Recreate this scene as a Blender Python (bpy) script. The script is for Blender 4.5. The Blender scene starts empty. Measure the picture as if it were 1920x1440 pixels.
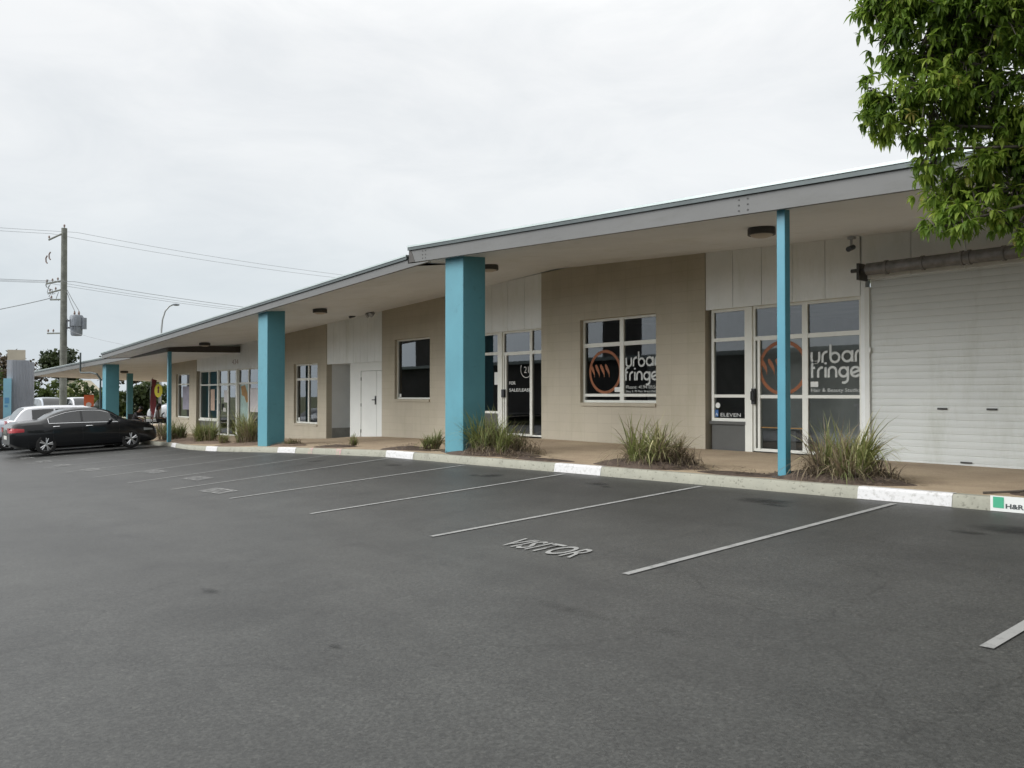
import bpy, bmesh, math, random
from mathutils import Vector, Matrix, noise
PI = math.pi
sc = bpy.context.scene
COL = sc.collection
R = math.radians

# ------------------------------------------------------------------ helpers
def interp(x, xs, ys):
    if x <= xs[0]: return ys[0]
    for i in range(1, len(xs)):
        if x <= xs[i]:
            t = (x - xs[i-1]) / (xs[i] - xs[i-1])
            return ys[i-1] + t * (ys[i] - ys[i-1])
    return ys[-1]

def smooth_interp(x, xs, ys):
    if x <= xs[0]: return ys[0]
    if x >= xs[-1]: return ys[-1]
    n = len(xs)
    for i in range(1, n):
        if x <= xs[i]:
            h = xs[i] - xs[i-1]; t = (x - xs[i-1]) / h
            def sl(k):
                if k == 0: return (ys[1]-ys[0])/(xs[1]-xs[0])
                if k == n-1: return (ys[-1]-ys[-2])/(xs[-1]-xs[-2])
                a = (ys[k]-ys[k-1])/(xs[k]-xs[k-1]); b = (ys[k+1]-ys[k])/(xs[k+1]-xs[k])
                return 0.0 if a*b <= 0 else 2*a*b/(a+b)
            m0, m1 = sl(i-1)*h, sl(i)*h
            return ((2*t**3-3*t*t+1)*ys[i-1] + (t**3-2*t*t+t)*m0 + (-2*t**3+3*t*t)*ys[i] + (t**3-t*t)*m1)

class MB:
    """collects geometry, linked later as ONE mesh object"""
    def __init__(s):
        s.v = []; s.f = []; s.mi = []; s.tone = None; s.cur = 0
    def add(s, vs, fs):
        b = len(s.v); s.v += [tuple(p) for p in vs]
        for f in fs:
            s.f.append([i + b for i in f]); s.mi.append(s.cur)
        return s
    def box(s, x0, x1, y0, y1, z0, z1):
        if x0 > x1: x0, x1 = x1, x0
        if y0 > y1: y0, y1 = y1, y0
        if z0 > z1: z0, z1 = z1, z0
        return s.add([(x0,y0,z0),(x1,y0,z0),(x1,y1,z0),(x0,y1,z0),(x0,y0,z1),(x1,y0,z1),(x1,y1,z1),(x0,y1,z1)],
                     [(0,3,2,1),(4,5,6,7),(0,1,5,4),(1,2,6,5),(2,3,7,6),(3,0,4,7)])
    def hexa(s, lo, hi):
        return s.add(list(lo) + list(hi), [(0,3,2,1),(4,5,6,7),(0,1,5,4),(1,2,6,5),(2,3,7,6),(3,0,4,7)])
    def quad(s, a, b, c, d): return s.add([a,b,c,d], [(0,1,2,3)])
    def cyl(s, p0, p1, r0, r1=None, n=12, caps=True):
        r1 = r0 if r1 is None else r1
        p0 = Vector(p0); p1 = Vector(p1); d = (p1-p0).normalized()
        a = d.orthogonal().normalized(); b = d.cross(a)
        vs = []
        for p, r in ((p0,r0),(p1,r1)):
            for k in range(n):
                t = 2*PI*k/n
                vs.append(p + a*math.cos(t)*r + b*math.sin(t)*r)
        fs = [(k, (k+1)%n, n+(k+1)%n, n+k) for k in range(n)]
        if caps: fs += [tuple(range(n-1,-1,-1)), tuple(range(n,2*n))]
        return s.add(vs, fs)
    def tube(s, pts, r, n=8, r_end=None, caps=True):
        pts = [Vector(p) for p in pts]; m = len(pts); vs = []
        a = None
        for i, p in enumerate(pts):
            d = (pts[min(i+1,m-1)] - pts[max(i-1,0)]).normalized()
            if a is None: a = d.orthogonal().normalized()
            else:
                a = (a - d*a.dot(d))
                a = a.normalized() if a.length > 1e-6 else d.orthogonal().normalized()
            b = d.cross(a)
            rr = r if r_end is None else r + (r_end-r)*i/(m-1)
            for k in range(n):
                t = 2*PI*k/n
                vs.append(p + a*math.cos(t)*rr + b*math.sin(t)*rr)
        fs = []
        for i in range(m-1):
            for k in range(n):
                fs.append((i*n+k, i*n+(k+1)%n, (i+1)*n+(k+1)%n, (i+1)*n+k))
        if caps: fs += [tuple(range(n-1,-1,-1)), tuple(range((m-1)*n, m*n))]
        return s.add(vs, fs)
    def lathe(s, prof, c=(0,0,0), axis='z', n=20):
        vs = []; m = len(prof)
        for k in range(n):
            t = 2*PI*k/n
            for r, h in prof:
                if axis == 'z': vs.append((c[0]+r*math.cos(t), c[1]+r*math.sin(t), c[2]+h))
                else: vs.append((c[0]+r*math.cos(t), c[1]+h, c[2]+r*math.sin(t)))
        fs = []
        for k in range(n):
            for i in range(m-1):
                fs.append((k*m+i, ((k+1)%n)*m+i, ((k+1)%n)*m+i+1, k*m+i+1))
        return s.add(vs, fs)
    def ball(s, c, rx, ry, rz, n=12, m=8):
        prof = []
        vs = []; fs = []
        for i in range(m+1):
            ph = PI*i/m
            for k in range(n):
                t = 2*PI*k/n
                vs.append((c[0]+rx*math.sin(ph)*math.cos(t), c[1]+ry*math.sin(ph)*math.sin(t), c[2]-rz*math.cos(ph)))
        for i in range(m):
            for k in range(n):
                fs.append((i*n+k, i*n+(k+1)%n, (i+1)*n+(k+1)%n, (i+1)*n+k))
        return s.add(vs, fs)
    def ribbon(s, pts, w, y):
        """flat stroke in the facade plane (x,z) at depth y"""
        m = len(pts); L = []; Rr = []
        closed = abs(pts[0][0]-pts[-1][0]) + abs(pts[0][1]-pts[-1][1]) < 1e-5 and m > 3
        for i, p in enumerate(pts):
            q0 = pts[i-1] if i > 0 else (pts[-2] if closed else pts[0])
            q1 = pts[i+1] if i < m-1 else (pts[1] if closed else pts[-1])
            dx, dz = q1[0]-q0[0], q1[1]-q0[1]; l = math.hypot(dx,dz) or 1
            ww = w(i/(m-1)) if callable(w) else w
            nx, nz = -dz/l*ww/2, dx/l*ww/2
            L.append((p[0]+nx, y, p[1]+nz)); Rr.append((p[0]-nx, y, p[1]-nz))
        s.add(L+Rr, [(i, m+i, m+i+1, i+1) for i in range(m-1)])
    def build(s, name, mat, parent=None, smooth=False, angle=None):
        me = bpy.data.meshes.new(name)
        me.from_pydata(s.v, [], s.f)
        mats = mat if isinstance(mat, (list, tuple)) else [mat]
        for mm in mats: me.materials.append(mm)
        if len(mats) > 1: me.polygons.foreach_set('material_index', s.mi)
        if smooth or angle: me.polygons.foreach_set('use_smooth', [True]*len(me.polygons))
        if s.tone is not None:
            at = me.attributes.new('tone', 'FLOAT', 'POINT'); at.data.foreach_set('value', s.tone)
        me.update()
        if angle: me.set_sharp_from_angle(angle=R(angle))
        o = bpy.data.objects.new(name, me); COL.objects.link(o)
        if parent: o.parent = parent
        return o

def tag(o, label, cat, group=None):
    o['label'] = label; o['category'] = cat
    if group: o['group'] = group
    return o
def thing(name, label, cat, loc=(0,0,0), rz=0, group=None):
    o = bpy.data.objects.new(name, None); o.empty_display_size = .2; COL.objects.link(o)
    o.location = loc; o.rotation_euler = (0,0,rz)
    return tag(o, label, cat, group)
def struct(o, kind='structure'):
    o['kind'] = kind; return o
def copy_tree(o, parent=None):
    c = o.copy(); COL.objects.link(c)
    if parent: c.parent = parent
    for ch in list(o.children): copy_tree(ch, c)
    return c
def baked(o):
    """replace the object's mesh by its evaluated one (modifiers applied)"""
    bpy.context.view_layer.update()
    dg = bpy.context.evaluated_depsgraph_get()
    me = bpy.data.meshes.new_from_object(o.evaluated_get(dg))
    o.modifiers.clear(); o.data = me
    return o

# ------------------------------------------------------------------ materials
def mat(name, col, rough=.6, metal=0, spec=.5, var=0, vscale=3, bump=0, bscale=40, coat=0, col2=None, detail=6):
    m = bpy.data.materials.new(name); m.use_nodes = True
    nt = m.node_tree; p = nt.nodes['Principled BSDF']
    p.inputs['Base Color'].default_value = (*col, 1); p.inputs['Roughness'].default_value = rough
    p.inputs['Metallic'].default_value = metal; p.inputs['Specular IOR Level'].default_value = spec
    p.inputs['Coat Weight'].default_value = coat
    if coat: p.inputs['Coat Roughness'].default_value = .04
    if var or bump:
        tc = nt.nodes.new('ShaderNodeTexCoord')
    if var:
        n = nt.nodes.new('ShaderNodeTexNoise'); n.inputs['Scale'].default_value = vscale; n.inputs['Detail'].default_value = detail
        n.inputs['Roughness'].default_value = .65
        nt.links.new(tc.outputs['Object'], n.inputs['Vector'])
        r = nt.nodes.new('ShaderNodeValToRGB')
        a = tuple(c*(1-var) for c in col); b = col2 if col2 else tuple(min(1,c*(1+var)) for c in col)
        r.color_ramp.elements[0].color = (*a,1); r.color_ramp.elements[1].color = (*b,1)
        r.color_ramp.elements[0].position = .3; r.color_ramp.elements[1].position = .7
        nt.links.new(n.outputs['Fac'], r.inputs['Fac']); nt.links.new(r.outputs['Color'], p.inputs['Base Color'])
    if bump:
        n2 = nt.nodes.new('ShaderNodeTexNoise'); n2.inputs['Scale'].default_value = bscale; n2.inputs['Detail'].default_value = 4
        nt.links.new(tc.outputs['Object'], n2.inputs['Vector'])
        b = nt.nodes.new('ShaderNodeBump'); b.inputs['Strength'].default_value = bump; b.inputs['Distance'].default_value = .01
        nt.links.new(n2.outputs['Fac'], b.inputs['Height']); nt.links.new(b.outputs['Normal'], p.inputs['Normal'])
    return m
def nodes(m): return m.node_tree.nodes, m.node_tree.links
def N(nt, kind, **kw):
    n = nt.new(kind)
    for k, v in kw.items():
        if k in n.inputs: n.inputs[k].default_value = v
        else: setattr(n, k, v)
    return n
def ramp(nt, stops):
    r = nt.new('ShaderNodeValToRGB'); e = r.color_ramp.elements
    while len(e) < len(stops): e.new(.5)
    for el, (p, c) in zip(e, stops):
        el.position = p; el.color = (*c, 1) if len(c) == 3 else c
    return r

M = {}
M['cladding'] = mat('white_cladding', (.85,.87,.86), .55, var=.06, vscale=1.2)
M['frame'] = mat('cream_aluminium', (.76,.76,.70), .4, var=.04, vscale=4)
M['roller'] = mat('white_roller_steel', (.63,.65,.63), .42, var=.05, vscale=.9)
M['drum'] = mat('galvanised', (.20,.195,.19), .5, metal=.4, var=.3, vscale=9)
M['dark_steel'] = mat('dark_steel', (.05,.048,.045), .5, var=.3, vscale=12)
M['fascia'] = mat('grey_fascia', (.128,.127,.122), .5, var=.06, vscale=1.5)
M['soffit'] = mat('soffit', (.78,.80,.82), .65, var=.05, vscale=.8)
M['gutter'] = mat('roof_edge', (.07,.085,.085), .4, metal=.3, var=.15, vscale=3)
M['roofing'] = mat('zinc_roofing', (.42,.47,.46), .4, metal=.5, var=.1, vscale=2)
M['board'] = mat('dark_board', (.055,.048,.042), .6, var=.15, vscale=3)
M['teal'] = mat('teal_paint', (.092,.275,.335), .5, var=.07, vscale=1.6, bump=.15, bscale=60)
def add_scuffs(m, scale, lo, hi, dark, stretch=(1,1,1)):
    nt, ln = nodes(m); p = nt['Principled BSDF']; src = p.inputs['Base Color'].links[0].from_socket
    g = nt.new('ShaderNodeTexCoord'); mp = N(nt, 'ShaderNodeMapping'); mp.inputs['Scale'].default_value = stretch; ln.new(g.outputs['Object'], mp.inputs[0])
    n = N(nt, 'ShaderNodeTexNoise', Scale=scale, Detail=9.0, Roughness=.72); ln.new(mp.outputs[0], n.inputs['Vector'])
    r = ramp(nt, [(lo, (dark,dark,dark*.96)), (hi, (1,1,1))]); ln.new(n.outputs['Fac'], r.inputs[0])
    mx = N(nt, 'ShaderNodeMix', data_type='RGBA', blend_type='MULTIPLY'); mx.inputs[0].default_value = 1
    ln.new(src, mx.inputs[6]); ln.new(r.outputs[0], mx.inputs[7]); ln.new(mx.outputs[2], p.inputs['Base Color'])
add_scuffs(M['teal'], 5.0, .30, .40, .74)
add_scuffs(M['roller'], 2.2, .30, .50, .86, (1,1,.25))
add_scuffs(M['soffit'], 1.1, .30, .48, .90)
add_scuffs(M['fascia'], 2.0, .30, .46, .86, (.4,1,2))
add_scuffs(M['cladding'], 1.6, .30, .48, .90, (1.6,1,.3))
M['teal_steel'] = mat('teal_steel_paint', (.085,.28,.36), .38, var=.06, vscale=3)
M['panel_grey'] = mat('grey_spandrel', (.085,.085,.08), .5, var=.08, vscale=4)
M['door_white'] = mat('white_door', (.74,.75,.72), .45, var=.04, vscale=2)
M['recess'] = mat('grey_recess_wall', (.74,.75,.74), .6, var=.05, vscale=1.5)
M['skirting'] = mat('recess_base', (.30,.29,.26), .7, var=.15, vscale=4)
M['black'] = mat('black_plastic', (.015,.015,.016), .4)
M['white'] = mat('white_vinyl', (.72,.73,.70), .6)
M['lamp'] = mat('lamp_diffuser', (.50,.45,.38), .5)
M['vinyl'] = mat('pale_vinyl_film', (.58,.60,.58), .6)
M['orange'] = mat('burnt_orange_vinyl', (.25,.075,.018), .55, var=.2, vscale=6)
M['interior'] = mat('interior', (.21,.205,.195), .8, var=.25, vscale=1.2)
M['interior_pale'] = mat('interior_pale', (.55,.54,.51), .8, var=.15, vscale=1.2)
M['paper'] = mat('paper', (.66,.63,.64), .7, var=.06, vscale=8)
M['mint'] = mat('mint_poster', (.36,.50,.46), .6, var=.2, vscale=5)
M['amber'] = mat('amber_print', (.36,.19,.05), .6, var=.3, vscale=7)
M['red_cloth'] = mat('red_cloth', (.13,.009,.013), .8, var=.3, vscale=3)
M['timber'] = mat('weathered_pole', (.16,.165,.145), .9, var=.35, vscale=2.5, bump=.5, bscale=30)
M['wire'] = mat('wire', (.27,.28,.29), .6)
M['trafo'] = mat('transformer_grey', (.19,.21,.24), .5, var=.2, vscale=4)
M['porcelain'] = mat('porcelain', (.18,.12,.10), .3)
M['steel'] = mat('galv_steel', (.36,.37,.38), .45, metal=.5, var=.1, vscale=4)
M['pale_blue'] = mat('pale_blue_panel', (.25,.50,.62), .5, var=.06, vscale=2)
M['corrugated'] = mat('grey_corrugated', (.44,.46,.50), .45, metal=.2, var=.08, vscale=2)
M['cream'] = mat('cream_panel', (.50,.45,.36), .6, var=.08, vscale=2)
M['yellow'] = mat('yellow_sign', (.80,.70,.03), .5)
M['maroon'] = mat('maroon_print', (.16,.03,.02), .6)
M['soil'] = mat('soil', (.085,.06,.045), .95, var=.45, vscale=14, bump=.9, bscale=60)
M['leaf_litter'] = mat('leaf_litter', (.17,.12,.085), .95, var=.5, vscale=20, bump=.8, bscale=70)
M['rubber'] = mat('rubber', (.02,.02,.02), .8)
M['alloy'] = mat('alloy', (.62,.63,.64), .28, metal=.8)
M['chrome'] = mat('chrome', (.75,.76,.78), .15, metal=1)
M['tail'] = mat('tail_lamp', (.42,.012,.02), .2, coat=.5)
M['head'] = mat('head_lamp', (.30,.32,.34), .12, coat=.6)
M['plate'] = mat('plate', (.6,.6,.55), .5)
M['car_black'] = mat('black_car_paint', (.006,.007,.009), .3, coat=.55, spec=.25)
M['car_white'] = mat('white_car_paint', (.70,.71,.74), .3, coat=.8)
M['car_silver'] = mat('silver_car_paint', (.40,.44,.50), .3, metal=.35, coat=.8)
M['car_glass'] = mat('car_glass', (.018,.021,.024), .05, spec=.8)
M['skin'] = mat('skin', (.20,.10,.065), .6)
M['hair'] = mat('dark_hair', (.012,.010,.010), .6)
M['shirt_dark'] = mat('dark_shirt', (.035,.033,.04), .9, var=.3, vscale=20)
M['shirt_grey'] = mat('grey_shirt', (.16,.13,.13), .9, var=.3, vscale=20)
M['trousers'] = mat('dark_trousers', (.03,.03,.04), .9)
M['bark'] = mat('bark', (.10,.085,.07), .9, var=.4, vscale=8, bump=.8, bscale=25)
M['house_wall'] = mat('house_wall', (.36,.27,.21), .8, var=.1, vscale=2)
M['house_roof'] = mat('house_roof', (.62,.56,.42), .7, var=.06, vscale=2)
M['fence_pale'] = mat('pale_fence', (.45,.43,.37), .8, var=.12, vscale=3)
M['fence_brown'] = mat('brown_fence', (.13,.09,.07), .8, var=.2, vscale=3)
M['orange_sign'] = mat('orange_panel', (.72,.15,.05), .6)
M['bin_green'] = mat('dark_green_bin', (.03,.05,.04), .5)
M['blue_badge'] = mat('blue_badge', (.03,.12,.33), .5)
M['green_badge'] = mat('green_square', (.06,.38,.22), .5)
M['ink'] = mat('dark_ink', (.06,.07,.07), .6)
M['faded_red'] = mat('faded_red_numerals', (.40,.33,.31), .6)
M['opposite'] = mat('opposite_wall', (.11,.105,.10), .8, var=.2, vscale=.4)

def block_material():
    m = mat('beige_blockwork', (.46,.40,.32), .75)
    nt, ln = nodes(m); p = nt['Principled BSDF']
    tc = nt.new('ShaderNodeTexCoord'); sep = nt.new('ShaderNodeSeparateXYZ'); cmb = nt.new('ShaderNodeCombineXYZ')
    ln.new(tc.outputs['Object'], sep.inputs[0]); ln.new(sep.outputs['X'], cmb.inputs['X']); ln.new(sep.outputs['Z'], cmb.inputs['Y'])
    br = N(nt, 'ShaderNodeTexBrick', offset=0, Scale=1.0)
    br.inputs['Color1'].default_value = (.47,.422,.335,1); br.inputs['Color2'].default_value = (.49,.442,.35,1)
    br.inputs['Mortar'].default_value = (.435,.388,.305,1)
    br.inputs['Mortar Size'].default_value = .007; br.inputs['Mortar Smooth'].default_value = .4
    br.inputs['Brick Width'].default_value = .4; br.inputs['Row Height'].default_value = .2
    ln.new(cmb.outputs[0], br.inputs['Vector'])
    nz = N(nt, 'ShaderNodeTexNoise', Scale=.9, Detail=7.0, Roughness=.7); ln.new(tc.outputs['Object'], nz.inputs['Vector'])
    mr = N(nt, 'ShaderNodeMapRange'); mr.inputs['To Min'].default_value = .88; mr.inputs['To Max'].default_value = 1.1
    ln.new(nz.outputs['Fac'], mr.inputs['Value'])
    mx = N(nt, 'ShaderNodeMix', data_type='RGBA', blend_type='MULTIPLY'); mx.inputs[0].default_value = 1
    ln.new(br.outputs['Color'], mx.inputs[6]); ln.new(mr.outputs[0], mx.inputs[7]); ln.new(mx.outputs[2], p.inputs['Base Color'])
    fn = N(nt, 'ShaderNodeTexNoise', Scale=45.0, Detail=3.0); ln.new(tc.outputs['Object'], fn.inputs['Vector'])
    ad = N(nt, 'ShaderNodeMath', operation='MULTIPLY_ADD'); ad.inputs[1].default_value = -.6
    ln.new(br.outputs['Fac'], ad.inputs[0]); ln.new(fn.outputs['Fac'], ad.inputs[2])
    b = N(nt, 'ShaderNodeBump', Strength=.25, Distance=.006); ln.new(ad.outputs[0], b.inputs['Height']); ln.new(b.outputs[0], p.inputs['Normal'])
    return m
M['block'] = block_material(); add_scuffs(M['block'], 1.3, .30, .52, .90, (1.5,1,.35))

def asphalt_material():
    m = mat('asphalt', (.1,.1,.1), .52, spec=.62)
    nt, ln = nodes(m); p = nt['Principled BSDF']
    g = nt.new('ShaderNodeTexCoord')
    big = N(nt, 'ShaderNodeTexNoise', Scale=.16, Detail=5.0, Roughness=.6); ln.new(g.outputs['Object'], big.inputs['Vector'])
    mid = N(nt, 'ShaderNodeTexNoise', Scale=1.7, Detail=6.0, Roughness=.7); ln.new(g.outputs['Object'], mid.inputs['Vector'])
    fine = N(nt, 'ShaderNodeTexNoise', Scale=60.0, Detail=5.0, Roughness=.8); ln.new(g.outputs['Object'], fine.inputs['Vector'])
    vor = N(nt, 'ShaderNodeTexVoronoi', Scale=75.0); ln.new(g.outputs['Object'], vor.inputs['Vector'])
    r1 = ramp(nt, [(.3,(.044,.0445,.0425)),(.7,(.060,.0605,.057))]); ln.new(big.outputs['Fac'], r1.inputs[0])
    r2 = ramp(nt, [(.30,(.76,.76,.76)),(.65,(1.12,1.12,1.11))]); ln.new(mid.outputs['Fac'], r2.inputs[0])
    r3 = ramp(nt, [(.30,(.55,.55,.55)),(.5,(1,1,1)),(.68,(1.5,1.5,1.48))]); ln.new(fine.outputs['Fac'], r3.inputs[0])
    r4 = ramp(nt, [(0,(.55,.55,.55)),(.8,(1.1,1.1,1.1)),(.93,(1.3,1.3,1.28)),(1,(1.75,1.72,1.66))]); ln.new(vor.outputs['Color'], r4.inputs[0])
    last = r1.outputs[0]
    for r in (r2, r3, r4):
        mx = N(nt, 'ShaderNodeMix', data_type='RGBA', blend_type='MULTIPLY'); mx.inputs[0].default_value = 1
        ln.new(last, mx.inputs[6]); ln.new(r.outputs[0], mx.inputs[7]); last = mx.outputs[2]
    # drip and tyre stains
    st = N(nt, 'ShaderNodeTexNoise', Scale=.55, Detail=4.0, Roughness=.6); 
    mp = N(nt, 'ShaderNodeMapping'); mp.inputs['Scale'].default_value = (1,.55,1); mp.inputs['Location'].default_value = (3.3,7.1,0)
    ln.new(g.outputs['Object'], mp.inputs[0]); ln.new(mp.outputs[0], st.inputs['Vector'])
    rs = ramp(nt, [(.28,(.66,.66,.66)),(.40,(1,1,1))]); ln.new(st.outputs['Fac'], rs.inputs[0])
    mx = N(nt, 'ShaderNodeMix', data_type='RGBA', blend_type='MULTIPLY'); mx.inputs[0].default_value = 1
    ln.new(last, mx.inputs[6]); ln.new(rs.outputs[0], mx.inputs[7]); ln.new(mx.outputs[2], p.inputs['Base Color'])
    # lanes polished by tyres, running along the building
    mp2 = N(nt, 'ShaderNodeMapping'); mp2.inputs['Scale'].default_value = (.06,1.1,1); ln.new(g.outputs['Object'], mp2.inputs[0])
    tk = N(nt, 'ShaderNodeTexNoise', Scale=1.0, Detail=4.0, Roughness=.6); ln.new(mp2.outputs[0], tk.inputs['Vector'])
    rt_ = ramp(nt, [(.36,(.86,.86,.86)),(.5,(1,1,1)),(.66,(1.10,1.10,1.09))]); ln.new(tk.outputs['Fac'], rt_.inputs[0])
    cv = N(nt, 'ShaderNodeTexVoronoi', Scale=.33); cv.feature = 'DISTANCE_TO_EDGE'
    wn = N(nt, 'ShaderNodeTexNoise', Scale=1.4, Detail=5.0); ln.new(g.outputs['Object'], wn.inputs['Vector'])
    va = N(nt, 'ShaderNodeVectorMath', operation='MULTIPLY_ADD'); va.inputs[1].default_value = (1.2,1.2,0); ln.new(wn.outputs['Color'], va.inputs[0]); ln.new(g.outputs['Object'], va.inputs[2])
    ln.new(va.outputs[0], cv.inputs['Vector'])
    rc = ramp(nt, [(0,(.72,.72,.72)),(.006,(1,1,1))]); ln.new(cv.outputs['Distance'], rc.inputs[0])
    last = mx.outputs[2]
    for r in (rt_, rc):
        mx = N(nt, 'ShaderNodeMix', data_type='RGBA', blend_type='MULTIPLY'); mx.inputs[0].default_value = 1
        ln.new(last, mx.inputs[6]); ln.new(r.outputs[0], mx.inputs[7]); last = mx.outputs[2]
    ln.new(last, p.inputs['Base Color'])
    b = N(nt, 'ShaderNodeBump', Strength=.6, Distance=.006); ln.new(fine.outputs['Fac'], b.inputs['Height']); ln.new(b.outputs[0], p.inputs['Normal'])
    return m
M['asphalt'] = asphalt_material()

def worn_paint(name, col, under, lo=.40, hi=.50, scale=9):
    m = mat(name, col, .7)
    nt, ln = nodes(m); p = nt['Principled BSDF']; g = nt.new('ShaderNodeTexCoord')
    n = N(nt, 'ShaderNodeTexNoise', Scale=scale, Detail=8.0, Roughness=.75); ln.new(g.outputs['Object'], n.inputs['Vector'])
    r = ramp(nt, [(lo, under), (hi, col)]); ln.new(n.outputs['Fac'], r.inputs[0]); ln.new(r.outputs[0], p.inputs['Base Color'])
    return m
M['line'] = worn_paint('bay_paint', (.30,.30,.29), (.13,.13,.127), .30, .50, 9)
M['line_faint'] = worn_paint('faded_bay_paint', (.32,.32,.31), (.10,.10,.098), .36, .56, 11)
M['kerb_paint'] = worn_paint('kerb_paint', (.64,.63,.625), (.42,.41,.39), .34, .50, 20)

def kerb_material():
    m = mat('kerb_concrete', (.34,.325,.25), .85)
    nt, ln = nodes(m); p = nt['Principled BSDF']; g = nt.new('ShaderNodeTexCoord')
    n = N(nt, 'ShaderNodeTexNoise', Scale=3.0, Detail=9.0, Roughness=.7); ln.new(g.outputs['Object'], n.inputs['Vector'])
    r = ramp(nt, [(.27,(.21,.20,.16)),(.45,(.31,.305,.25)),(.7,(.36,.35,.285))]); ln.new(n.outputs['Fac'], r.inputs[0])
    s = N(nt, 'ShaderNodeTexNoise', Scale=26.0, Detail=3.0); ln.new(g.outputs['Object'], s.inputs['Vector'])
    r2 = ramp(nt, [(.30,(.45,.44,.42)),(.40,(1,1,1))]); ln.new(s.outputs['Fac'], r2.inputs[0])
    mx = N(nt, 'ShaderNodeMix', data_type='RGBA', blend_type='MULTIPLY'); mx.inputs[0].default_value = .7
    ln.new(r.outputs[0], mx.inputs[6]); ln.new(r2.outputs[0], mx.inputs[7]); ln.new(mx.outputs[2], p.inputs['Base Color'])
    b = N(nt, 'ShaderNodeBump', Strength=.5, Distance=.008); ln.new(s.outputs['Fac'], b.inputs['Height']); ln.new(b.outputs[0], p.inputs['Normal'])
    return m
M['kerb'] = kerb_material()

def pavement_material():
    m = mat('tan_pavement', (.3,.22,.14), .85)
    nt, ln = nodes(m); p = nt['Principled BSDF']; g = nt.new('ShaderNodeTexCoord')
    n = N(nt, 'ShaderNodeTexNoise', Scale=.8, Detail=8.0, Roughness=.7); ln.new(g.outputs['Object'], n.inputs['Vector'])
    r = ramp(nt, [(.3,(.29,.215,.145)),(.5,(.385,.295,.20)),(.7,(.46,.365,.245))]); ln.new(n.outputs['Fac'], r.inputs[0])
    s = N(nt, 'ShaderNodeTexNoise', Scale=70.0, Detail=3.0, Roughness=.8); ln.new(g.outputs['Object'], s.inputs['Vector'])
    r2 = ramp(nt, [(.3,(.6,.6,.6)),(.7,(1.3,1.3,1.3))]); ln.new(s.outputs['Fac'], r2.inputs[0])
    mx = N(nt, 'ShaderNodeMix', data_type='RGBA', blend_type='MULTIPLY'); mx.inputs[0].default_value = 1
    ln.new(r.outputs[0], mx.inputs[6]); ln.new(r2.outputs[0], mx.inputs[7]); ln.new(mx.outputs[2], p.inputs['Base Color'])
    return m
M['pavement'] = pavement_material()

def glass_material(name, tint, boost=2.0):
    m = bpy.data.materials.new(name); m.use_nodes = True
    nt, ln = nodes(m); nt.remove(nt['Principled BSDF']); out = nt['Material Output']
    t = N(nt, 'ShaderNodeBsdfTransparent'); t.inputs[0].default_value = (*tint,1)
    gl = N(nt, 'ShaderNodeBsdfGlossy', Roughness=.012); gl.inputs['Color'].default_value = (.93,.96,1,1)
    geo = nt.new('ShaderNodeTexCoord')
    nz = N(nt, 'ShaderNodeTexNoise', Scale=.7, Detail=1.0); ln.new(geo.outputs['Object'], nz.inputs['Vector'])
    b = N(nt, 'ShaderNodeBump', Strength=.02, Distance=.03); ln.new(nz.outputs['Fac'], b.inputs['Height']); ln.new(b.outputs[0], gl.inputs['Normal'])
    fr = N(nt, 'ShaderNodeFresnel', IOR=1.5)
    mu = N(nt, 'ShaderNodeMath', operation='MULTIPLY', use_clamp=True); mu.inputs[1].default_value = boost
    ln.new(fr.outputs[0], mu.inputs[0])
    mx = nt.new('ShaderNodeMixShader'); ln.new(mu.outputs[0], mx.inputs[0]); ln.new(t.outputs[0], mx.inputs[1]); ln.new(gl.outputs[0], mx.inputs[2])
    ln.new(mx.outputs[0], out.inputs[0])
    return m
M['glass'] = glass_material('shop_glass', (.72,.76,.76), 1.55)
M['glass_tint'] = glass_material('tinted_shop_glass', (.36,.38,.39), 1.7)

def leaf_material(name, stops, trans=.35, rough=.5):
    m = mat(name, (.1,.2,.05), rough, spec=.4)
    nt, ln = nodes(m); p = nt['Principled BSDF']; out = nt['Material Output']
    a = N(nt, 'ShaderNodeAttribute', attribute_name='tone')
    r = ramp(nt, stops); ln.new(a.outputs['Fac'], r.inputs[0]); ln.new(r.outputs[0], p.inputs['Base Color'])
    tr = nt.new('ShaderNodeBsdfTranslucent'); ln.new(r.outputs[0], tr.inputs[0])
    mx = N(nt, 'ShaderNodeMixShader'); mx.inputs[0].default_value = trans
    ln.new(p.outputs[0], mx.inputs[1]); ln.new(tr.outputs[0], mx.inputs[2]); ln.new(mx.outputs[0], out.inputs[0])
    return m
M['leaf_near'] = leaf_material('glossy_leaf', [(0,(.045,.085,.014)),(.4,(.165,.265,.036)),(.85,(.42,.52,.09)),(1,(.50,.42,.14))], .55, .55)
M['leaf_dark'] = leaf_material('dark_leaf', [(0,(.018,.032,.012)),(1,(.065,.085,.030))], .25)
M['leaf_mid'] = leaf_material('mid_leaf', [(0,(.030,.055,.014)),(1,(.130,.160,.040))], .3)
M['leaf_red'] = leaf_material('reddish_leaf', [(0,(.045,.040,.020)),(1,(.115,.085,.055))], .25)
M['leaf_pale'] = leaf_material('pale_leaf', [(0,(.055,.085,.025)),(1,(.20,.23,.07))], .3)
M['blade'] = leaf_material('grass_blade', [(0,(.085,.066,.050)),(.3,(.32,.25,.165)),(.48,(.15,.175,.062)),(.75,(.27,.305,.10)),(1,(.58,.53,.29))], .25, .6)

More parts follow.
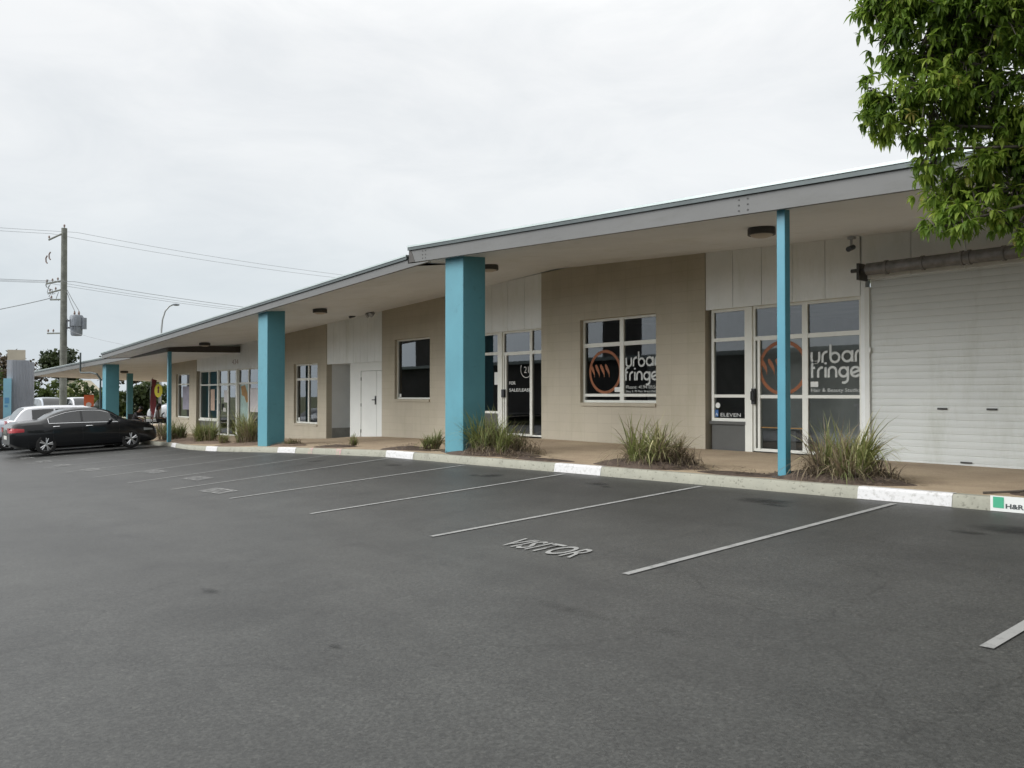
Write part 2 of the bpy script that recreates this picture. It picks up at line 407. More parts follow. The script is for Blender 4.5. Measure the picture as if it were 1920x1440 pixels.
# ------------------------------------------------------------------ site levels (metres; camera eye at z 1.6)
KX = [-75,-60,-42,-32,-29.7,-24,-19,-14.5,-9.4,-3.6,10,30]; KZ = [-.75,-.6,-.47,-.30,-.22,-.02,.2,.36,.42,.48,.6,.7]
MX = [-75,-60,-32,-25,-17.8,-14,-11.5,-9,-6.5,-4,10,30]; MZ = [-.9,-.8,-.45,-.3,-.1,.05,.14,.2,.26,.31,.5,.6]
def kb(x): return interp(x, KX, KZ)
def md(x): return interp(x, MX, MZ)
def kerb_y(x):            # face of the kerb: straight, then easing back beside the left canopy
    return smooth_interp(x, [-60,-33,-31,-26,-23,30], [9.75,9.75,9.6,8.85,8.7,8.7])
def gz(x, y):
    k, m = kb(x), md(x)
    if y > 4.45: return m + (k-m)*(min(y,9.8)-4.45)/4.25
    return m - .015*(4.45-max(y,-45))
FX = [-75,-60,-36.7,-27.8,-24.8,-23.1,-21.2,-18,-15.8,-14.2,-4,30]; FZ = [-.5,-.40,-.10,.06,.18,.30,.38,.42,.58,.60,.57,.6]
def fl(x): return interp(x, FX, FZ)
KH = .13
def pav(x, y):
    t = max(0, min(1, (y-kerb_y(x)-.15)/(12.8-kerb_y(x)-.15)))
    return (kb(x)+KH-.004)*(1-t) + fl(x)*t

def grid(name, xs, ys, fz, m, kind='structure'):
    mb = MB(); nx = len(xs)
    vs = [(x, y(x) if callable(y) else y, 0) for y in ys for x in xs]
    vs = [(a, b, fz(a, b)) for a, b, _ in vs]
    mb.add(vs, [(j*nx+i, j*nx+i+1, (j+1)*nx+i+1, (j+1)*nx+i) for j in range(len(ys)-1) for i in range(nx-1)])
    return struct(mb.build(name, m, smooth=True), kind)
def frange(a, b, st):
    n = int(round((b-a)/st)); return [a+(b-a)*i/n for i in range(n+1)]

xs = sorted(set([round(v,3) for v in frange(-60, 24, .5)] + KX[1:-1] + MX[1:-1]))
xs = [x for x in xs if -60 <= x <= 24]
ys = frange(-45, -5, 4) + frange(-4, 4.45, .65) + [5, 5.6, 6.2, 6.8, 7.4, 8, 8.4, 8.7, lambda x: kerb_y(x)+.08]
grid('parking_lot', xs, ys[:-2] + [lambda x: max(8.6, kerb_y(x)-.4), lambda x: kerb_y(x)+.08], gz, M['asphalt'])
M['verge'] = mat('dry_grass_verge', (.12,.13,.055), .95, var=.35, vscale=.6)
grid('ground', [-1500,-400,-160,-110,-90,-75,-68,-60,-40,-20,0,24,100,400,1500], [-1500,-400,-150,-80,-46,-20,0,9,20,30,60,120,400,1500],
     lambda x, y: (-.42 if x < -62 else min(gz(x,y), gz(x,4)) - .35) if (x > -1000) else -2, M['verge'])
# side street beyond the building
M['road'] = mat('street_asphalt', (.13,.13,.125), .9, var=.12, vscale=.5)
grid('road', [-71,-67,-63.5], frange(-120, 200, 10), lambda x, y: -.33, M['road'])
M['path'] = mat('pale_footpath', (.42,.39,.33), .9, var=.1, vscale=.5)
grid('footpath', [-62.6,-61.2], frange(-120, 200, 10), lambda x, y: -.45, M['path'])
grid('far_footpath', [-75.2,-73.6], frange(-120, 200, 10), lambda x, y: -.27, M['path'])

# bay lines, each a thin painted sheet
BAY = [-1.65,-4.05,-6.5,-9.0,-11.5,-14.0,-16.5,-19.0,-21.5,-24.0,-26.5,-29.0]
STAINS = [(-5.22,8.0,.55,.30,1.1),(-4.95,7.8,.3,.14,1.0),(-2.55,7.8,.7,.32,1.3),(-2.9,7.45,.28,.12,1.0),(-2.4,8.2,.3,.1,1.0),(-9.9,7.9,.35,.3,1.1),(-10.2,7.8,.2,.14,1.0),(-7.8,8.05,.35,.2,1.0),(-7.5,7.9,.2,.12,.9),(-12.86,8.0,.4,.25,.9),(-15.5,7.8,.4,.3,.9),(-3.6,3.5,1.2,.25,.52),(-2.9,3.55,.7,.2,.5),(-5.77,2.1,.22,.10,.85),(-3.96,2.1,.10,.06,.9)]
def painted_strip(name, x, y0, y1, w, m, dz=.007):
    mb = MB(); ys = frange(y0, y1, .4) ; vs = []
    for y in ys:
        for s in (-1,1): vs.append((x+s*w/2, y, gz(x+s*w/2,y)+dz))
    mb.add(vs, [(2*i, 2*i+1, 2*i+3, 2*i+2) for i in range(len(ys)-1)])
    return struct(mb.build(name, m))
for i, x in enumerate(BAY):
    painted_strip('bay_line', x, 4.46, min(8.6, kerb_y(x)-.12), .066, M['line'] if i < 8 else M['line_faint'])
def ground_text(txt, x, y, h, w, m):
    cu = bpy.data.curves.new('t', 'FONT'); cu.body = txt; cu.align_x = 'CENTER'; cu.size = 1; cu.offset = .010
    o = bpy.data.objects.new('t', cu); COL.objects.link(o); bpy.context.view_layer.update()
    me = bpy.data.meshes.new_from_object(o.evaluated_get(bpy.context.evaluated_depsgraph_get()))
    bpy.data.objects.remove(o)
    x0 = min(v.co.x for v in me.vertices); x1 = max(v.co.x for v in me.vertices); h1 = max(v.co.y for v in me.vertices)
    for v in me.vertices:
        px = x + (v.co.x-(x0+x1)/2)*w/(x1-x0); py = y + v.co.y*h/h1
        v.co = (px, py, gz(px,py)+.009)
    me.materials.append(m)
    ob = bpy.data.objects.new('visitor_marking', me); COL.objects.link(ob); return struct(ob)
ground_text('VISITOR', -5.22, 4.60, .33, .92, M['line'])
for k, x in enumerate((-12.75,-15.4,-18.4,-21.4,-24.3,-26.9,-29.7)):
    ground_text('VISITOR', x, (4.6,5.2,5.35,4.8,4.8,4.85,4.9)[k], .33, .92, M['line'] if k in (0,) else M['line_faint'])

def stain_material():
    m = bpy.data.materials.new('oil_stain'); m.use_nodes = True; nt, ln = nodes(m); p = nt['Principled BSDF']; out = nt['Material Output']
    p.inputs['Base Color'].default_value = (.022,.022,.022,1); p.inputs['Roughness'].default_value = .55
    a = N(nt, 'ShaderNodeAttribute', attribute_name='tone'); g = nt.new('ShaderNodeTexCoord')
    n = N(nt, 'ShaderNodeTexNoise', Scale=9.0, Detail=8.0, Roughness=.8); ln.new(g.outputs['Object'], n.inputs['Vector'])
    mu = N(nt, 'ShaderNodeMath', operation='MULTIPLY'); ln.new(a.outputs['Fac'], mu.inputs[0]); ln.new(n.outputs['Fac'], mu.inputs[1])
    r = N(nt, 'ShaderNodeMapRange'); r.inputs['From Min'].default_value = .16; r.inputs['From Max'].default_value = .50; r.inputs['To Max'].default_value = .6
    ln.new(mu.outputs[0], r.inputs['Value']); t = nt.new('ShaderNodeBsdfTransparent'); mx = nt.new('ShaderNodeMixShader')
    ln.new(r.outputs[0], mx.inputs[0]); ln.new(t.outputs[0], mx.inputs[1]); ln.new(p.outputs[0], mx.inputs[2]); ln.new(mx.outputs[0], out.inputs[0]); return m
M['stain'] = stain_material()
for (x, y, rx, ry, k) in STAINS:
    mb = MB(); mb.tone = []; vs = []; n = 12
    for j in range(n+1):
        for i in range(n+1):
            u, v = -1+2*i/n, -1+2*j/n; px, py = x+u*rx, y+v*ry
            vs.append((px, py, gz(px,py)+.005)); mb.tone.append(max(0, 1-math.hypot(u,v))*k)
    mb.add(vs, [(j*(n+1)+i, j*(n+1)+i+1, (j+1)*(n+1)+i+1, (j+1)*(n+1)+i) for j in range(n) for i in range(n)])
    struct(mb.build('oil_stain', M['stain']))
# kerb
mb = MB(); kx = sorted(set([round(v,2) for v in frange(-60, 24, .75)])); vs = []
prof = [(0,-.06),(.0,.0),(.018,KH-.02),(.035,KH),(.15,KH),(.15,-.06)]
for x in kx:
    y = kerb_y(x); z = gz(x, y)
    for a, b in prof: vs.append((x, y+a, z+b))
np_ = len(prof)
mb.add(vs, [(i*np_+j, i*np_+j+1, (i+1)*np_+j+1, (i+1)*np_+j) for i in range(len(kx)-1) for j in range(np_-1)])
struct(mb.build('kerb', M['kerb'], angle=40))
def kerb_wrap(x0, x1, d=.005, z_lo=.004, z_hi=None, top=.13):
    """thin skin lying on the kerb face and top"""
    m = MB(); n = max(2, int((x1-x0)/.25)+1); vs = []
    pr = [(-d, z_lo), (.018-d, KH-.02), (.033, KH+d), (top, KH+d)]
    if z_hi: pr = pr[:1] + [(.018*z_hi/KH-d, z_hi)]
    for i in range(n):
        x = x0+(x1-x0)*i/(n-1); y = kerb_y(x); z = gz(x,y)
        for a, b in pr: vs.append((x, y+a, z+b))
    k = len(pr)
    m.add(vs, [(i*k+j, (i+1)*k+j, (i+1)*k+j+1, i*k+j+1) for i in range(n-1) for j in range(k-1)])
    return m
for xc in (-4.02,-8.87,-13.8,-18.87,-23.9,-29.0):
    struct(kerb_wrap(xc-.49, xc+.49).build('kerb_paint', M['kerb_paint']))
M['pink'] = worn_paint('pink_spray', (.50,.30,.30), (.34,.325,.25), .45, .6, 12)
for xc, w in ((-17.6,.2),(-16.25,.22)):
    struct(kerb_wrap(xc-w/2, xc+w/2).build('kerb_spray', M['pink']))

# pavement between kerb and shop walls, and canopy floor to the left
xs = sorted(set([round(v,2) for v in frange(-60, 24, 1)] + FX[1:-1] + KX[1:-1]))
xs = [x for x in xs if -60 <= x <= 24]
grid('pavement', xs, [(lambda x, t=t: (kerb_y(x)+.14)*(1-t) + 12.86*t) for t in (0,.1,.25,.5,.75,1)], pav, M['pavement'])
grid('canopy_pavement', [-60,-56,-52,-48,-44,-40.45], [12.86,15,18,21], lambda x, y: fl(x), M['pavement'])

# ------------------------------------------------------------------ the shop building
B = thing('shop_building', 'long low beige and white shop building with overlapping skillion roofs and teal pillars', 'building', (0,0,0))
WY = 12.8; WT = .2
def soff1(x, y): return 3.90 + .043*(-6.68-x) + .0625*(y-8.9)
def soff2(x, y): return 3.785 + .045*(x+21.06) + .077*(y-8.9)
def soff3(x, y):
    t = (-32-x)/25; u0 = (y-10)/2.8; u1 = (y-10)/8
    return (3.22+.06*u0)*(1-t) + (2.73-.28*u1)*t
def soff(x): return soff1(x, WY) if x > -13.9 else soff2(x, WY) if x > -32 else soff3(x, WY)

def wall_piece(mb, x0, x1, z0, z1=None, y0=WY, y1=WY+WT):
    """z1 None: up to the sloping soffit"""
    n = 1 if z1 is not None else max(1, int((x1-x0)/.8))
    for i in range(n):
        a = x0+(x1-x0)*i/n; b = x0+(x1-x0)*(i+1)/n
        za, zb = (z1, z1) if z1 is not None else (soff(a+1e-4)+.03, soff(b-1e-4)+.03)
        mb.hexa([(a,y0,z0),(b,y0,z0),(b,y1,z0),(a,y1,z0)], [(a,y0,za),(b,y0,zb),(b,y1,zb),(a,y1,za)])
def block_wall(x0, x1, win=None, z0=-.6):
    mb = MB()
    if win:
        a, b, c, d = win
        wall_piece(mb, x0, a, z0); wall_piece(mb, b, x1, z0); wall_piece(mb, a, b, z0, c); wall_piece(mb, a, b, d)
    else: wall_piece(mb, x0, x1, z0)
    return mb.build('block_wall', M['block'], B)
block_wall(-14.2, -9.6, (-12.93,-10.79,1.44,3.24))
block_wall(-21.25, -16.68, (-20.54,-18.74,1.49,3.20))
block_wall(-29.33, -24.73, (-27.15,-25.36,.63,2.68))
block_wall(-40.5, -36.9, (-39.6,-37.8,.58,2.58))
block_wall(-3.4, 5.0)
mb = MB(); mb.box(-40.5,-40.3,WY+WT+.003,24,-.9,2.75); mb.box(4.8,5.0,WY+WT+.003,24,-.2,3.6); mb.box(-40.3,4.8,23.8,24,-.9,2.75)
mb.build('side_wall', M['block'], B)

def cladding(x0, x1, zb, pitch=.62, z_left=None):
    """white sheet panels with open joints over a dark batten backing"""
    mb = MB(); n = max(1, round((x1-x0)/pitch)); w = (x1-x0)/n
    for i in range(n):
        a = x0+i*w+.005; b = x0+(i+1)*w-.005
        mb.hexa([(a,WY+.02,zb),(b,WY+.02,zb),(b,WY+.10,zb),(a,WY+.10,zb)],
                [(a,WY+.02,soff(a)+.03),(b,WY+.02,soff(b)+.03),(b,WY+.10,soff(b)+.03),(a,WY+.10,soff(a)+.03)])
    o = mb.build('cladding', M['cladding'], B)
    k = MB(); wall_piece(k, x0+.002, x1-.002, zb+.01, None, WY+.105, WY+.2); k.build('joint_backing', M['panel_grey'], o)
    return o
cladding(-9.6, -6.58, 3.20)
cladding(-6.56, -3.4, 3.45, .79)
cladding(-16.68, -14.2, 3.155)
cladding(-24.73, -21.25, 2.61, .43)
cladding(-36.9, -29.33, 2.655, .84)

def frame_unit(name, x0, x1, z0, z1, vert, horiz, glass='glass', y=WY+.09, t=.055, parent=B, sides=(1,1,1,1), skip=None):
    """aluminium frame; vert = [(xc, width, z0, z1)], horiz = [(zc, height, x0, x1)]; the panes are one mesh"""
    mb = MB()
    if sides[0]: mb.box(x0, x0+t, y, y+.07, z0, z1)
    if sides[1]: mb.box(x1-t, x1, y, y+.07, z0, z1)
    if sides[2]: mb.box(x0+.002, x1-.002, y+.003, y+.067, z0-.001, z0+t)
    if sides[3]: mb.box(x0+.002, x1-.002, y+.003, y+.067, z1-t, z1+.001)
    for xc, w, a, b in vert: mb.box(xc-w/2, xc+w/2, y-.002, y+.072, a, b)
    for zc, h, a, b in horiz: mb.box(a, b, y+.004, y+.066, zc-h/2, zc+h/2)
    o = mb.build(name, M['frame'], parent)
    g = MB(); g.quad((x0+.01,y+.035,z0+.01),(x1-.01,y+.035,z0+.01),(x1-.01,y+.035,z1-.01),(x0+.01,y+.035,z1-.01))
    g.build('pane', M[glass], o)
    return o
def sill(parent, x0, x1, z, h=.07, m='block', out=.035):
    mb = MB(); mb.hexa([(x0,WY-out,z-h),(x1,WY-out,z-h),(x1,WY+.085,z-h),(x0,WY+.085,z-h)],
                       [(x0,WY-out,z-.012),(x1,WY-out,z-.012),(x1,WY+.085,z+.004),(x0,WY+.085,z+.004)])
    return mb.build('sill', M[m], parent)
def text_mesh(parent, name, txt, x, z, size, y, m, width=None, bold=0):
    cu = bpy.data.curves.new('t', 'FONT'); cu.body = txt; cu.size = size; cu.offset = bold
    o = bpy.data.objects.new('t', cu); COL.objects.link(o); bpy.context.view_layer.update()
    me = bpy.data.meshes.new_from_object(o.evaluated_get(bpy.context.evaluated_depsgraph_get()))
    bpy.data.objects.remove(o)
    x0 = min(v.co.x for v in me.vertices); x1 = max(v.co.x for v in me.vertices)
    k = (width/(x1-x0)) if width else 1
    for v in me.vertices: v.co = (x+(v.co.x-x0)*k, y, z+v.co.y)
    me.materials.append(m)
    ob = bpy.data.objects.new(name, me); COL.objects.link(ob)
    if parent: ob.parent = parent
    return ob

def arc(cx, cz, r, a0, a1, n=14, rz=None):
    rz = rz or r
    return [(cx+r*math.cos(R(a0+(a1-a0)*i/n)), cz+rz*math.sin(R(a0+(a1-a0)*i/n))) for i in range(n+1)]
LET = {
 'u': ([[(0,1)]+arc(.38,.40,.38,180,360)+[(.76,1)]], .76), 'r': ([[(0,0)]+arc(.42,.55,.42,180,80)], .45),
 'b': ([[(0,1.62),(0,.5)], arc(.42,.44,.42,0,360,22)], .84), 'a': ([arc(.42,.5,.44,0,360,22), [(.90,1.02),(.90,0)]], .90),
 'n': ([[(0,0)]+arc(.38,.60,.38,180,0)+[(.76,0)]], .76), 'f': ([arc(.46,1.16,.36,58,180)+[(.10,0)], [(.0,.95),(.42,.95)]], .42),
 'i': ([[(0,0),(0,.98)], [(0,1.26),(0,1.45)]], 0.0), 'g': ([arc(.42,.5,.42,0,360,22), [(.84,1)]+arc(.46,-.12,.38,0,-120)], .84),
 'e': ([arc(.42,.5,.43,18,325,22), [(.06,.36),(.82,.63)]], .85)}
def word(mb, txt, x, z, xh, w, y, gap=.36, clip=None):
    q = 0
    for ch in txt:
        strokes, adv = LET[ch]
        for s in strokes:
            q += 1
            pts = [(x+a*xh, z+b*xh) for a, b in s]
            if clip:
                pts = [p for p in pts if p[0] < clip]
                if len(pts) < 2: continue
            mb.ribbon(pts, w, y-.0008*q)
        x += (adv+gap)*xh
    return x
def flame_ring(parent, cx, cz, r, y):
    mb = MB()
    mb.ribbon(arc(cx, cz, r, 0, 360, 48), .062, y)
    for k in range(4):
        x0 = cx - r*.98 + k*r*.33; z0 = cz + r*.36
        pts = [(x0+.04*r+.16*r*math.sin(u*PI*.55)**1.5*1.5, z0-u*r*.62) for u in [i/10 for i in range(11)]]
        mb.ribbon(pts, lambda t: .015+.075*math.sin(PI*min(1,t*1.1+.08))**.8*(1-t*.55), y-.001-.0004*k)
    return mb.build('ring_logo', M['orange'], parent)

# --- window with the ring logo, beside the salon
wB = frame_unit('window', -12.93, -10.79, 1.44, 3.24, [(-11.79,.11,1.44,3.24)], [(2.68,.085,-12.93,-10.79),(1.60,.06,-12.93,-10.79)], 'glass')
wB['label'] = 'window with orange ring logo and white salon lettering'
sill(wB, -12.93, -10.79, 1.44)
yl = WY+.09+.029
flame_ring(wB, -12.30, 2.10, .44, yl)
mb = MB(); word(mb, 'urban', -11.69, 2.195, .185, .040, yl, .32, -10.85); word(mb, 'fringe', -11.72, 1.905, .178, .040, yl, .32, -10.845)
mb.build('lettering', M['vinyl'], wB)
text_mesh(wB, 'lettering', 'Phone: 4194 0556', -11.70, 1.735, .10, yl, M['vinyl'], .84)
text_mesh(wB, 'lettering', 'Shop 5, 70 Main Street Pialba', -11.70, 1.66, .062, yl, M['vinyl'], .85)
mb = MB(); mb.box(-12.02,-11.86,yl-.003,yl-.001,1.67,1.77); mb.build('notice', M['white'], wB)

# --- salon shopfront: side light with grey spandrel, glass door, right-hand light
sf = frame_unit('shopfront', -9.52, -8.74, 1.12, 3.20, [], [(2.63,.065,-9.52,-8.74),(1.585,.055,-9.52,-8.74)], 'glass')
mb = MB(); mb.box(-9.52,-8.80,WY+.10,WY+.16,.3,1.06); mb.build('spandrel', M['panel_grey'], sf)
mb = MB(); mb.box(-9.55,-8.76,WY+.06,WY+.17,1.062,1.118); mb.build('sill', M['panel_grey'], sf)
mb = MB(); mb.box(-8.77,-8.62,WY+.06,WY+.18,.3,3.195); mb.build('door_jamb', M['frame'], sf)
mb = MB(); mb.lathe([(0,0),(.052,0),(.052,.002),(0,.002)], (-9.40,yl-.004,1.41), 'y', 18); mb.build('round_sticker', M['white'], sf)
mb = MB(); mb.box(-9.46,-9.39,yl-.003,yl-.001,1.20,1.33); mb.build('badge', M['blue_badge'], sf)
mb = MB(); mb.ribbon([(-9.445,1.22),(-9.425,1.27),(-9.405,1.22)], .012, yl-.004); mb.build('badge_mark', M['white'], sf)
text_mesh(sf, 'lettering', 'ELEVEN', -9.34, 1.205, .095, yl-.002, M['vinyl'], .44)
d = frame_unit('glass_door', -8.62, -7.60, .60, 3.20, [(-8.50,.05,.6,2.6)], [(2.615,.075,-8.62,-7.60),(1.575,.06,-8.50,-7.62)], 'glass', t=.05)
flame_ring(d, -8.04, 2.08, .45, yl)
mb = MB(); mb.box(-8.62,-8.555,WY+.03,WY+.088,1.44,1.72); mb.tube([(-8.59,WY+.03,1.5),(-8.59,WY-.02,1.52),(-8.59,WY-.02,1.66),(-8.59,WY+.03,1.68)], .014); mb.build('handle', M['black'], d)
mb = MB(); mb.box(-8.5,-7.62,yl-.003,yl-.001,1.02,1.035); mb.build('safety_strip', M['amber'], d)
sr = frame_unit('shopfront', -7.60, -6.58, .60, 3.20, [], [(2.615,.075,-7.60,-6.58),(1.575,.055,-7.6,-6.58)], 'glass', sides=(1,1,1,1))
mb = MB(); word(mb, 'urban', -7.49, 2.145, .185, .040, yl, .32, -6.64); word(mb, 'fringe', -7.50, 1.895, .175, .040, yl, .32, -6.64)
mb.build('lettering', M['vinyl'], sr)
text_mesh(sr, 'lettering', 'Hair & Beauty Studio', -7.50, 1.655, .088, yl, M['vinyl'], .86)
mb = MB(); mb.box(-7.51,-7.37,yl-.003,yl-.001,1.74,1.83); mb.build('notice', M['white'], sr)

# --- roller door bay
mb = MB(); zz = .50; vs = []; k = 0
prof = []
while zz < 3.52:
    prof += [(12.850, zz), (12.8455, zz+.008), (12.8435, zz+.055), (12.8455, zz+.097)]; zz += .104
x0, x1 = -6.42, -3.5
vs = [(x, y, z) for (y, z) in prof for x in (x0, x1)]
mb.add(vs, [(2*i, 2*i+1, 2*i+3, 2*i+2) for i in range(len(prof)-1)])
rd = mb.build('roller_door', M['roller'], B)
for x in (-5.33,-4.65):
    mb = MB(); mb.box(x-.07,x+.07,12.826,12.838,1.385,1.412); mb.box(x-.05,x+.05,12.815,12.827,1.39,1.405); mb.build('handle', M['dark_steel'], rd)
mb = MB(); mb.box(-5.08,-4.92,12.826,12.839,.605,.628); mb.build('lock_bar', M['dark_steel'], rd)
mb = MB(); mb.box(-6.5,-6.425,12.80,12.88,.45,3.32); mb.box(-6.47,-6.40,12.79,12.801,2.28,2.36); mb.build('guide_rail', M['door_white'], rd)
mb = MB(); mb.box(-3.495,-3.42,12.80,12.88,.45,3.32); mb.build('guide_rail', M['door_white'], rd)
mb = MB(); mb.cyl((-6.36,12.62,3.575),(-3.5,12.62,3.575),.095,n=20)
for x in (-6.05,-5.5,-4.95,-4.85,-4.4,-3.8): mb.cyl((x-.02,12.62,3.575),(x+.02,12.62,3.575),.108,n=20)
mb.build('drum', M['drum'], rd)
mb = MB(); mb.box(-6.5,-6.46,12.55,12.84,3.42,3.68); mb.cyl((-6.62,12.62,3.575),(-6.36,12.62,3.575),.03)
mb.build('drum_bracket', M['dark_steel'], rd)
mb = MB(); mb.box(-3.48,-3.44,12.55,12.84,3.42,3.68)
mb.build('drum_bracket', M['dark_steel'], rd)
mb = MB(); mb.box(-6.578,-6.502,WY+.03,WY+.19,.3,3.45); mb.build('door_jamb', M['cladding'], B)

# --- leasing shopfront behind the middle pillar
sc_ = frame_unit('shopfront', -16.66, -15.86, 1.15, 3.155, [], [(2.635,.07,-16.66,-15.86)], 'glass_tint')
mb = MB(); mb.box(-16.66,-15.9,WY+.10,WY+.16,.3,1.148); mb.build('spandrel', M['panel_grey'], sc_)
mb = MB(); mb.box(-15.87,-15.71,WY+.06,WY+.18,.3,3.15); mb.build('door_jamb', M['frame'], sc_)
mb = MB(); mb.box(-16.07,-15.88,yl-.004,yl-.002,1.86,2.17); mb.build('notice', M['white'], sc_)
dc = frame_unit('glass_door', -15.71, -14.66, .63, 3.155, [(-15.60,.05,.63,2.58)], [(2.61,.08,-15.71,-14.66)], 'glass_tint', t=.05)
mb = MB(); mb.box(-15.70,-15.60,WY+.03,WY+.088,1.55,1.74); mb.build('handle', M['black'], dc)
mb = MB(); mb.ribbon(arc(-14.87,2.22,.20,150,395,30), .018, yl); mb.build('ring_mark', M['interior_pale'], dc)
text_mesh(dc, 'lettering', '21', -14.95, 2.13, .22, yl, M['interior_pale'], .17)
text_mesh(dc, 'lettering', 'FOR', -15.50, 1.86, .105, yl, M['vinyl'], .24, .002)
text_mesh(dc, 'lettering', 'SALE/LEASE', -15.50, 1.69, .105, yl, M['vinyl'], .80, .002)
frame_unit('shopfront', -14.66, -14.21, .63, 3.155, [], [(2.61,.08,-14.66,-14.21)], 'glass_tint', t=.035)

# --- picture window
wD = frame_unit('window', -20.54, -18.74, 1.49, 3.20, [], [], 'glass_tint', t=.045); sill(wD, -20.54, -18.74, 1.49)
mb = MB(); mb.box(-20.46,-20.36,yl-.004,yl-.002,1.55,1.64); mb.build('notice', M['white'], wD)
# --- cross window
wF = frame_unit('window', -27.15, -25.36, .63, 2.68, [(-26.2,.085,.63,2.68)], [(2.15,.075,-27.15,-25.36)], 'glass'); sill(wF, -27.15, -25.36, .63)
mb = MB(); mb.box(-27.03,-26.9,yl-.004,yl-.002,.70,.82); mb.build('notice', M['white'], wF)
# --- recess and white double doors
mb = MB()
mb.box(-24.9,-24.73,WY+WT+.002,15,-.3,3.0); mb.box(-23.2,-23.05,WY+.1,15,-.3,3.0); mb.box(-24.73,-23.2,14.8,15,-.3,3.0)
mb.build('recess_wall', M['recess'], B)
mb = MB(); mb.box(-24.729,-24.70,WY+.203,14.79,-.3,.52); mb.build('skirting', M['skirting'], B)
mb = MB(); mb.box(-24.73,-23.05,WY+.203,14.79,2.62,2.7); mb.build('recess_ceiling', M['soffit'], B)
mb = MB(); mb.box(-23.2,-22.54,WY+.03,WY+.098,.55,2.605); mb.box(-22.54,-21.25,WY+.03,WY+.098,2.345,2.605); mb.box(-23.2,-22.56,WY+.03,WY+.098,.0,.548)
mb.build('door_surround', M['door_white'], B)
mb = MB(); mb.box(-22.53,-21.62,WY+.045,WY+.09,.2,2.335)
dr = mb.build('door', M['door_white'], B); dr['label'] = 'wide white leaf of the double door with black lever'
mb = MB(); mb.box(-21.605,-21.26,WY+.045,WY+.09,.2,2.335); dn = mb.build('door', M['door_white'], B); dn['label'] = 'narrow fixed leaf of the white double door'
mb = MB(); mb.box(-21.70,-21.64,WY+.028,WY+.044,1.32,1.58); mb.tube([(-21.67,WY+.03,1.46),(-21.67,WY-.02,1.46),(-21.78,WY-.02,1.46)], .014); mb.build('handle', M['black'], dr)
for z in (.5,1.3,2.1):
    mb = MB(); mb.cyl((-22.535,WY+.038,z-.05),(-22.535,WY+.038,z+.05),.012,n=8); mb.build('hinge', M['dark_steel'], dr)
mb = MB(); mb.box(-24.2,-23.98,14.2,14.3,2.47,2.60); mb.build('exit_light', M['white'], B)
# --- shop with posters
sg = frame_unit('shopfront', -36.70, -34.60, .57, 2.655, [(-35.62,.07,.57,2.655)], [(2.04,.06,-36.7,-34.6)], 'glass')
mb = MB(); mb.box(-36.7,-34.62,WY+.10,WY+.16,-.4,.50); mb.build('spandrel', M['panel_grey'], sg)
mb = MB(); mb.box(-36.72,-34.58,WY+.05,WY+.17,.502,.566); mb.build('sill', M['frame'], sg)
mb = MB(); mb.box(-34.60,-34.47,WY+.06,WY+.18,-.3,2.652); mb.build('door_jamb', M['frame'], sg)
dg_ = frame_unit('glass_door', -34.47, -32.52, -.05, 2.655, [(-33.45,.12,-.05,2.655)], [(2.05,.09,-34.47,-32.52)], 'glass_tint')
mb = MB(); mb.box(-34.30,-34.24,WY+.02,WY+.088,.95,1.25); mb.build('handle', M['steel'], dg_)
sh = frame_unit('shopfront', -32.36, -29.35, -.05, 2.655, [(-31.35,.08,-.05,2.655),(-30.35,.08,-.05,2.655)], [(2.07,.08,-32.36,-29.35)], 'glass')
mb = MB(); mb.box(-32.52,-32.36,WY+.04,WY+.18,-.3,2.652); mb.build('door_jamb', M['frame'], sh)
text_mesh(B, 'house_number', '434', -32.85, 2.84, .28, WY+.016, M['faded_red'], .66)
wH = frame_unit('window', -39.6, -37.8, .58, 2.58, [], [(2.1,.06,-39.6,-37.8)], 'glass'); sill(wH, -39.6, -37.8, .58)

# interior rooms behind the glass
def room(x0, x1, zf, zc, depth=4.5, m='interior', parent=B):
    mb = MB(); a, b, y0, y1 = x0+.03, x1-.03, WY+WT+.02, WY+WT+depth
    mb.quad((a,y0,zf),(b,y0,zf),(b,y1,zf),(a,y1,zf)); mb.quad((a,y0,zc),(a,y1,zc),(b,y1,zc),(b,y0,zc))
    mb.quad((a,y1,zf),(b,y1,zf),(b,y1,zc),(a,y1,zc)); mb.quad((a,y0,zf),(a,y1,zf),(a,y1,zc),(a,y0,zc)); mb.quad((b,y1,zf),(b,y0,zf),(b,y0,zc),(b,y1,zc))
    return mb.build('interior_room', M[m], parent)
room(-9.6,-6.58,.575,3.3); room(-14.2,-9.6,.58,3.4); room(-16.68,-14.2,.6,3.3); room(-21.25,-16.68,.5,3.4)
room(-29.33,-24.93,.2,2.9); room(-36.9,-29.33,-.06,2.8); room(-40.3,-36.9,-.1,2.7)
# partition and counter inside the salon, shelving inside the far shop
mb = MB(); mb.box(-9.3,-7.05,14.2,14.28,.58,2.75); mb.build('partition', M['interior_pale'], B)
mb = MB(); mb.box(-8.9,-8.2,13.6,14.1,.58,.95); mb.build('reception_counter', M['interior'], B)
mb = MB()
for z in (.9,1.4,1.9): mb.box(-36.5,-34.8,13.5,13.8,z,z+.04)
mb.build('shelf', M['interior_pale'], B)

